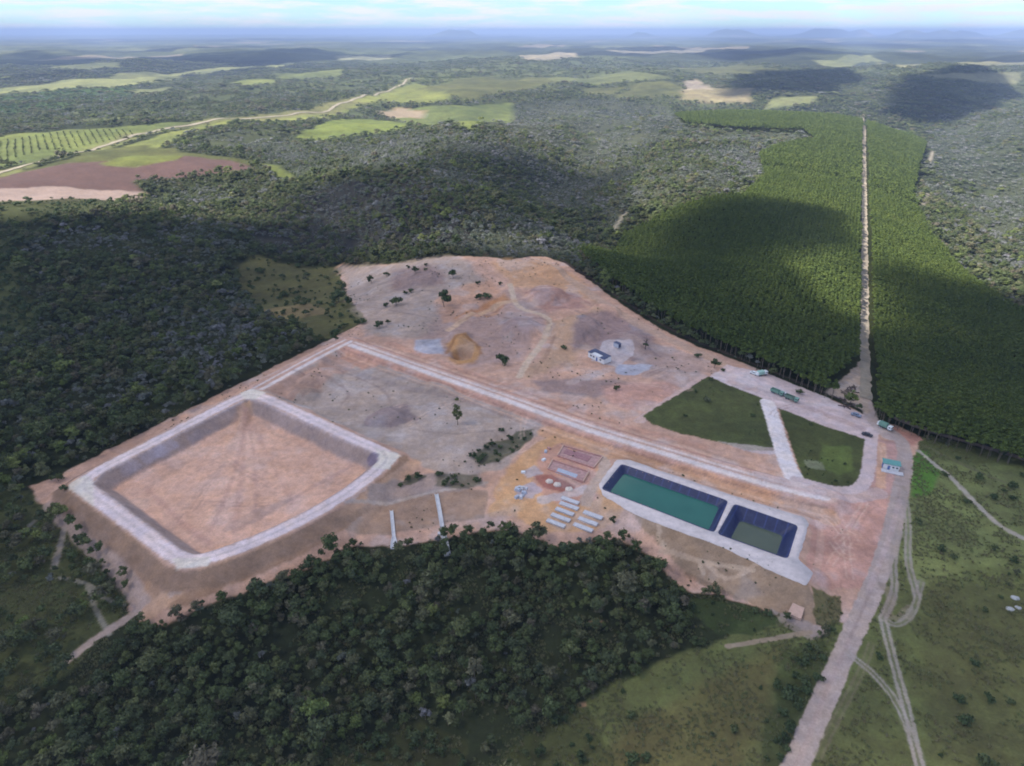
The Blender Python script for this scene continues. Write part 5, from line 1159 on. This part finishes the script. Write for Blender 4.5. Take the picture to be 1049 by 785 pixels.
# ------------------------------------------------------------------ clouds whose shadows lie on the land (far above the frame)
def cloud_material():
    m, n, l, b = new_mat("cloud_mist"); n.remove(b)
    at = n.new('ShaderNodeAttribute'); at.attribute_name = 'dens'
    d = n.new('ShaderNodeBsdfDiffuse'); d.inputs['Color'].default_value = (.93, .93, .94, 1); t = n.new('ShaderNodeBsdfTranslucent'); t.inputs['Color'].default_value = (.93, .93, .94, 1)
    m1 = n.new('ShaderNodeMixShader'); m1.inputs['Fac'].default_value = .62; l.new(d.outputs[0], m1.inputs[1]); l.new(t.outputs[0], m1.inputs[2])
    tr = n.new('ShaderNodeBsdfTransparent'); m2 = n.new('ShaderNodeMixShader'); l.new(at.outputs['Fac'], m2.inputs['Fac']); l.new(tr.outputs[0], m2.inputs[1]); l.new(m1.outputs[0], m2.inputs[2])
    l.new(m2.outputs[0], n['Material Output'].inputs['Surface']); return m
M_CLOUD = cloud_material(); CLOUD_Z = 1300.0
def cloud(ground_pts, soft=60.0, warp=40.0, dmax=.8, step=14.0, holes=()):
    V = np.asarray(ground_pts); sft = SUN_DIR[:2] * (CLOUD_Z / SUN_DIR[2]); lo, hi = V.min(0) - soft - warp, V.max(0) + soft + warp
    xs, ys = np.arange(lo[0], hi[0], step), np.arange(lo[1], hi[1], step); X, Y = np.meshgrid(xs, ys); Q = np.stack([X.ravel(), Y.ravel()], 1); nx, ny = len(xs), len(ys)
    d = sd_poly(Q, V)
    for h in holes: d = np.maximum(d, -sd_poly(Q, h))
    d = d + (fbm(Q[:, 0] / (warp * 4), Q[:, 1] / (warp * 4), 301, 4) - .5) * warp * 2.4
    den = sstep(soft * .5, -soft * .5, d); thick = 60 * den * (.5 + fbm(Q[:, 0] / 70, Q[:, 1] / 70, 311, 4))
    i, j = np.meshgrid(np.arange(nx - 1), np.arange(ny - 1)); a = (j * nx + i).ravel(); Fq = np.stack([a, a + 1, a + nx + 1, a + nx], 1); Fq = Fq[den[Fq].max(1) > .002]
    N = len(Q); VV = np.vstack([np.column_stack([Q + sft, CLOUD_Z - thick * .15]), np.column_stack([Q + sft, CLOUD_Z + 2 + thick])]); FF = np.vstack([Fq[:, ::-1], Fq + N])
    u, inv = np.unique(FF.ravel(), return_inverse=True); me = np_mesh('cloud', VV[u], inv.reshape(-1, 4), smooth=True)
    at = me.attributes.new('dens', 'FLOAT', 'POINT'); at.data.foreach_set('value', (np.concatenate([den, den])[u] * dmax).astype(np.float32))
    o = link_mesh('cloud', me, M_CLOUD); tag(o, 'white cumulus cloud drifting above the land', 'cloud', 'clouds overhead', 'structure'); return o
gap1 = flat([(775, 300), (780, 262), (840, 250), (884, 262), (876, 300), (830, 315)])
cloud(flat([(-500, 900), (-520, 330), (-150, 235), (60, 222), (200, 212), (262, 214), (300, 250), (360, 268), (470, 268), (590, 262), (640, 222), (740, 204), (830, 215), (835, 245), (760, 262),
            (800, 300), (890, 258), (960, 252), (1080, 258), (1400, 300), (1500, 900)]), 55, 26, .76, holes=[gap1])
cloud(flat([(262, 214), (300, 192), (400, 192), (430, 205), (470, 170), (560, 158), (625, 165), (650, 205), (590, 262), (500, 268), (360, 268), (300, 250)]), 60, 34, .5)
cloud(flat([(740, 92), (770, 72), (860, 70), (885, 82), (830, 92)]), 60, 30, .8, 16)
cloud(flat([(890, 100), (930, 78), (1000, 72), (1040, 82), (960, 106)]), 60, 30, .8, 16)
cloud(flat([(120, 60), (300, 52), (420, 56), (240, 66)]), 120, 60, .7, 40)
cloud(flat([(640, 56), (800, 52), (900, 55), (760, 60)]), 120, 60, .7, 40)
cloud(flat([(-200, 64), (40, 56), (120, 62), (-60, 74)]), 120, 60, .7, 40)

# ------------------------------------------------------------------ haze
m = bpy.data.materials.new("haze"); m.use_nodes = True; hn, hl = m.node_tree.nodes, m.node_tree.links; hn.clear()
ho = hn.new('ShaderNodeOutputMaterial'); hv = hn.new('ShaderNodeVolumePrincipled'); hv.inputs['Color'].default_value = (.34, .45, .70, 1); hv.inputs['Density'].default_value = 9e-5; hv.inputs['Anisotropy'].default_value = 0.0
hl.new(hv.outputs[0], ho.inputs['Volume'])
o = MB().box((0, 21000, 83), (94000, 52000, 290)).build('haze', m); tag(o, 'pale blue haze over the distant land', kind='stuff')
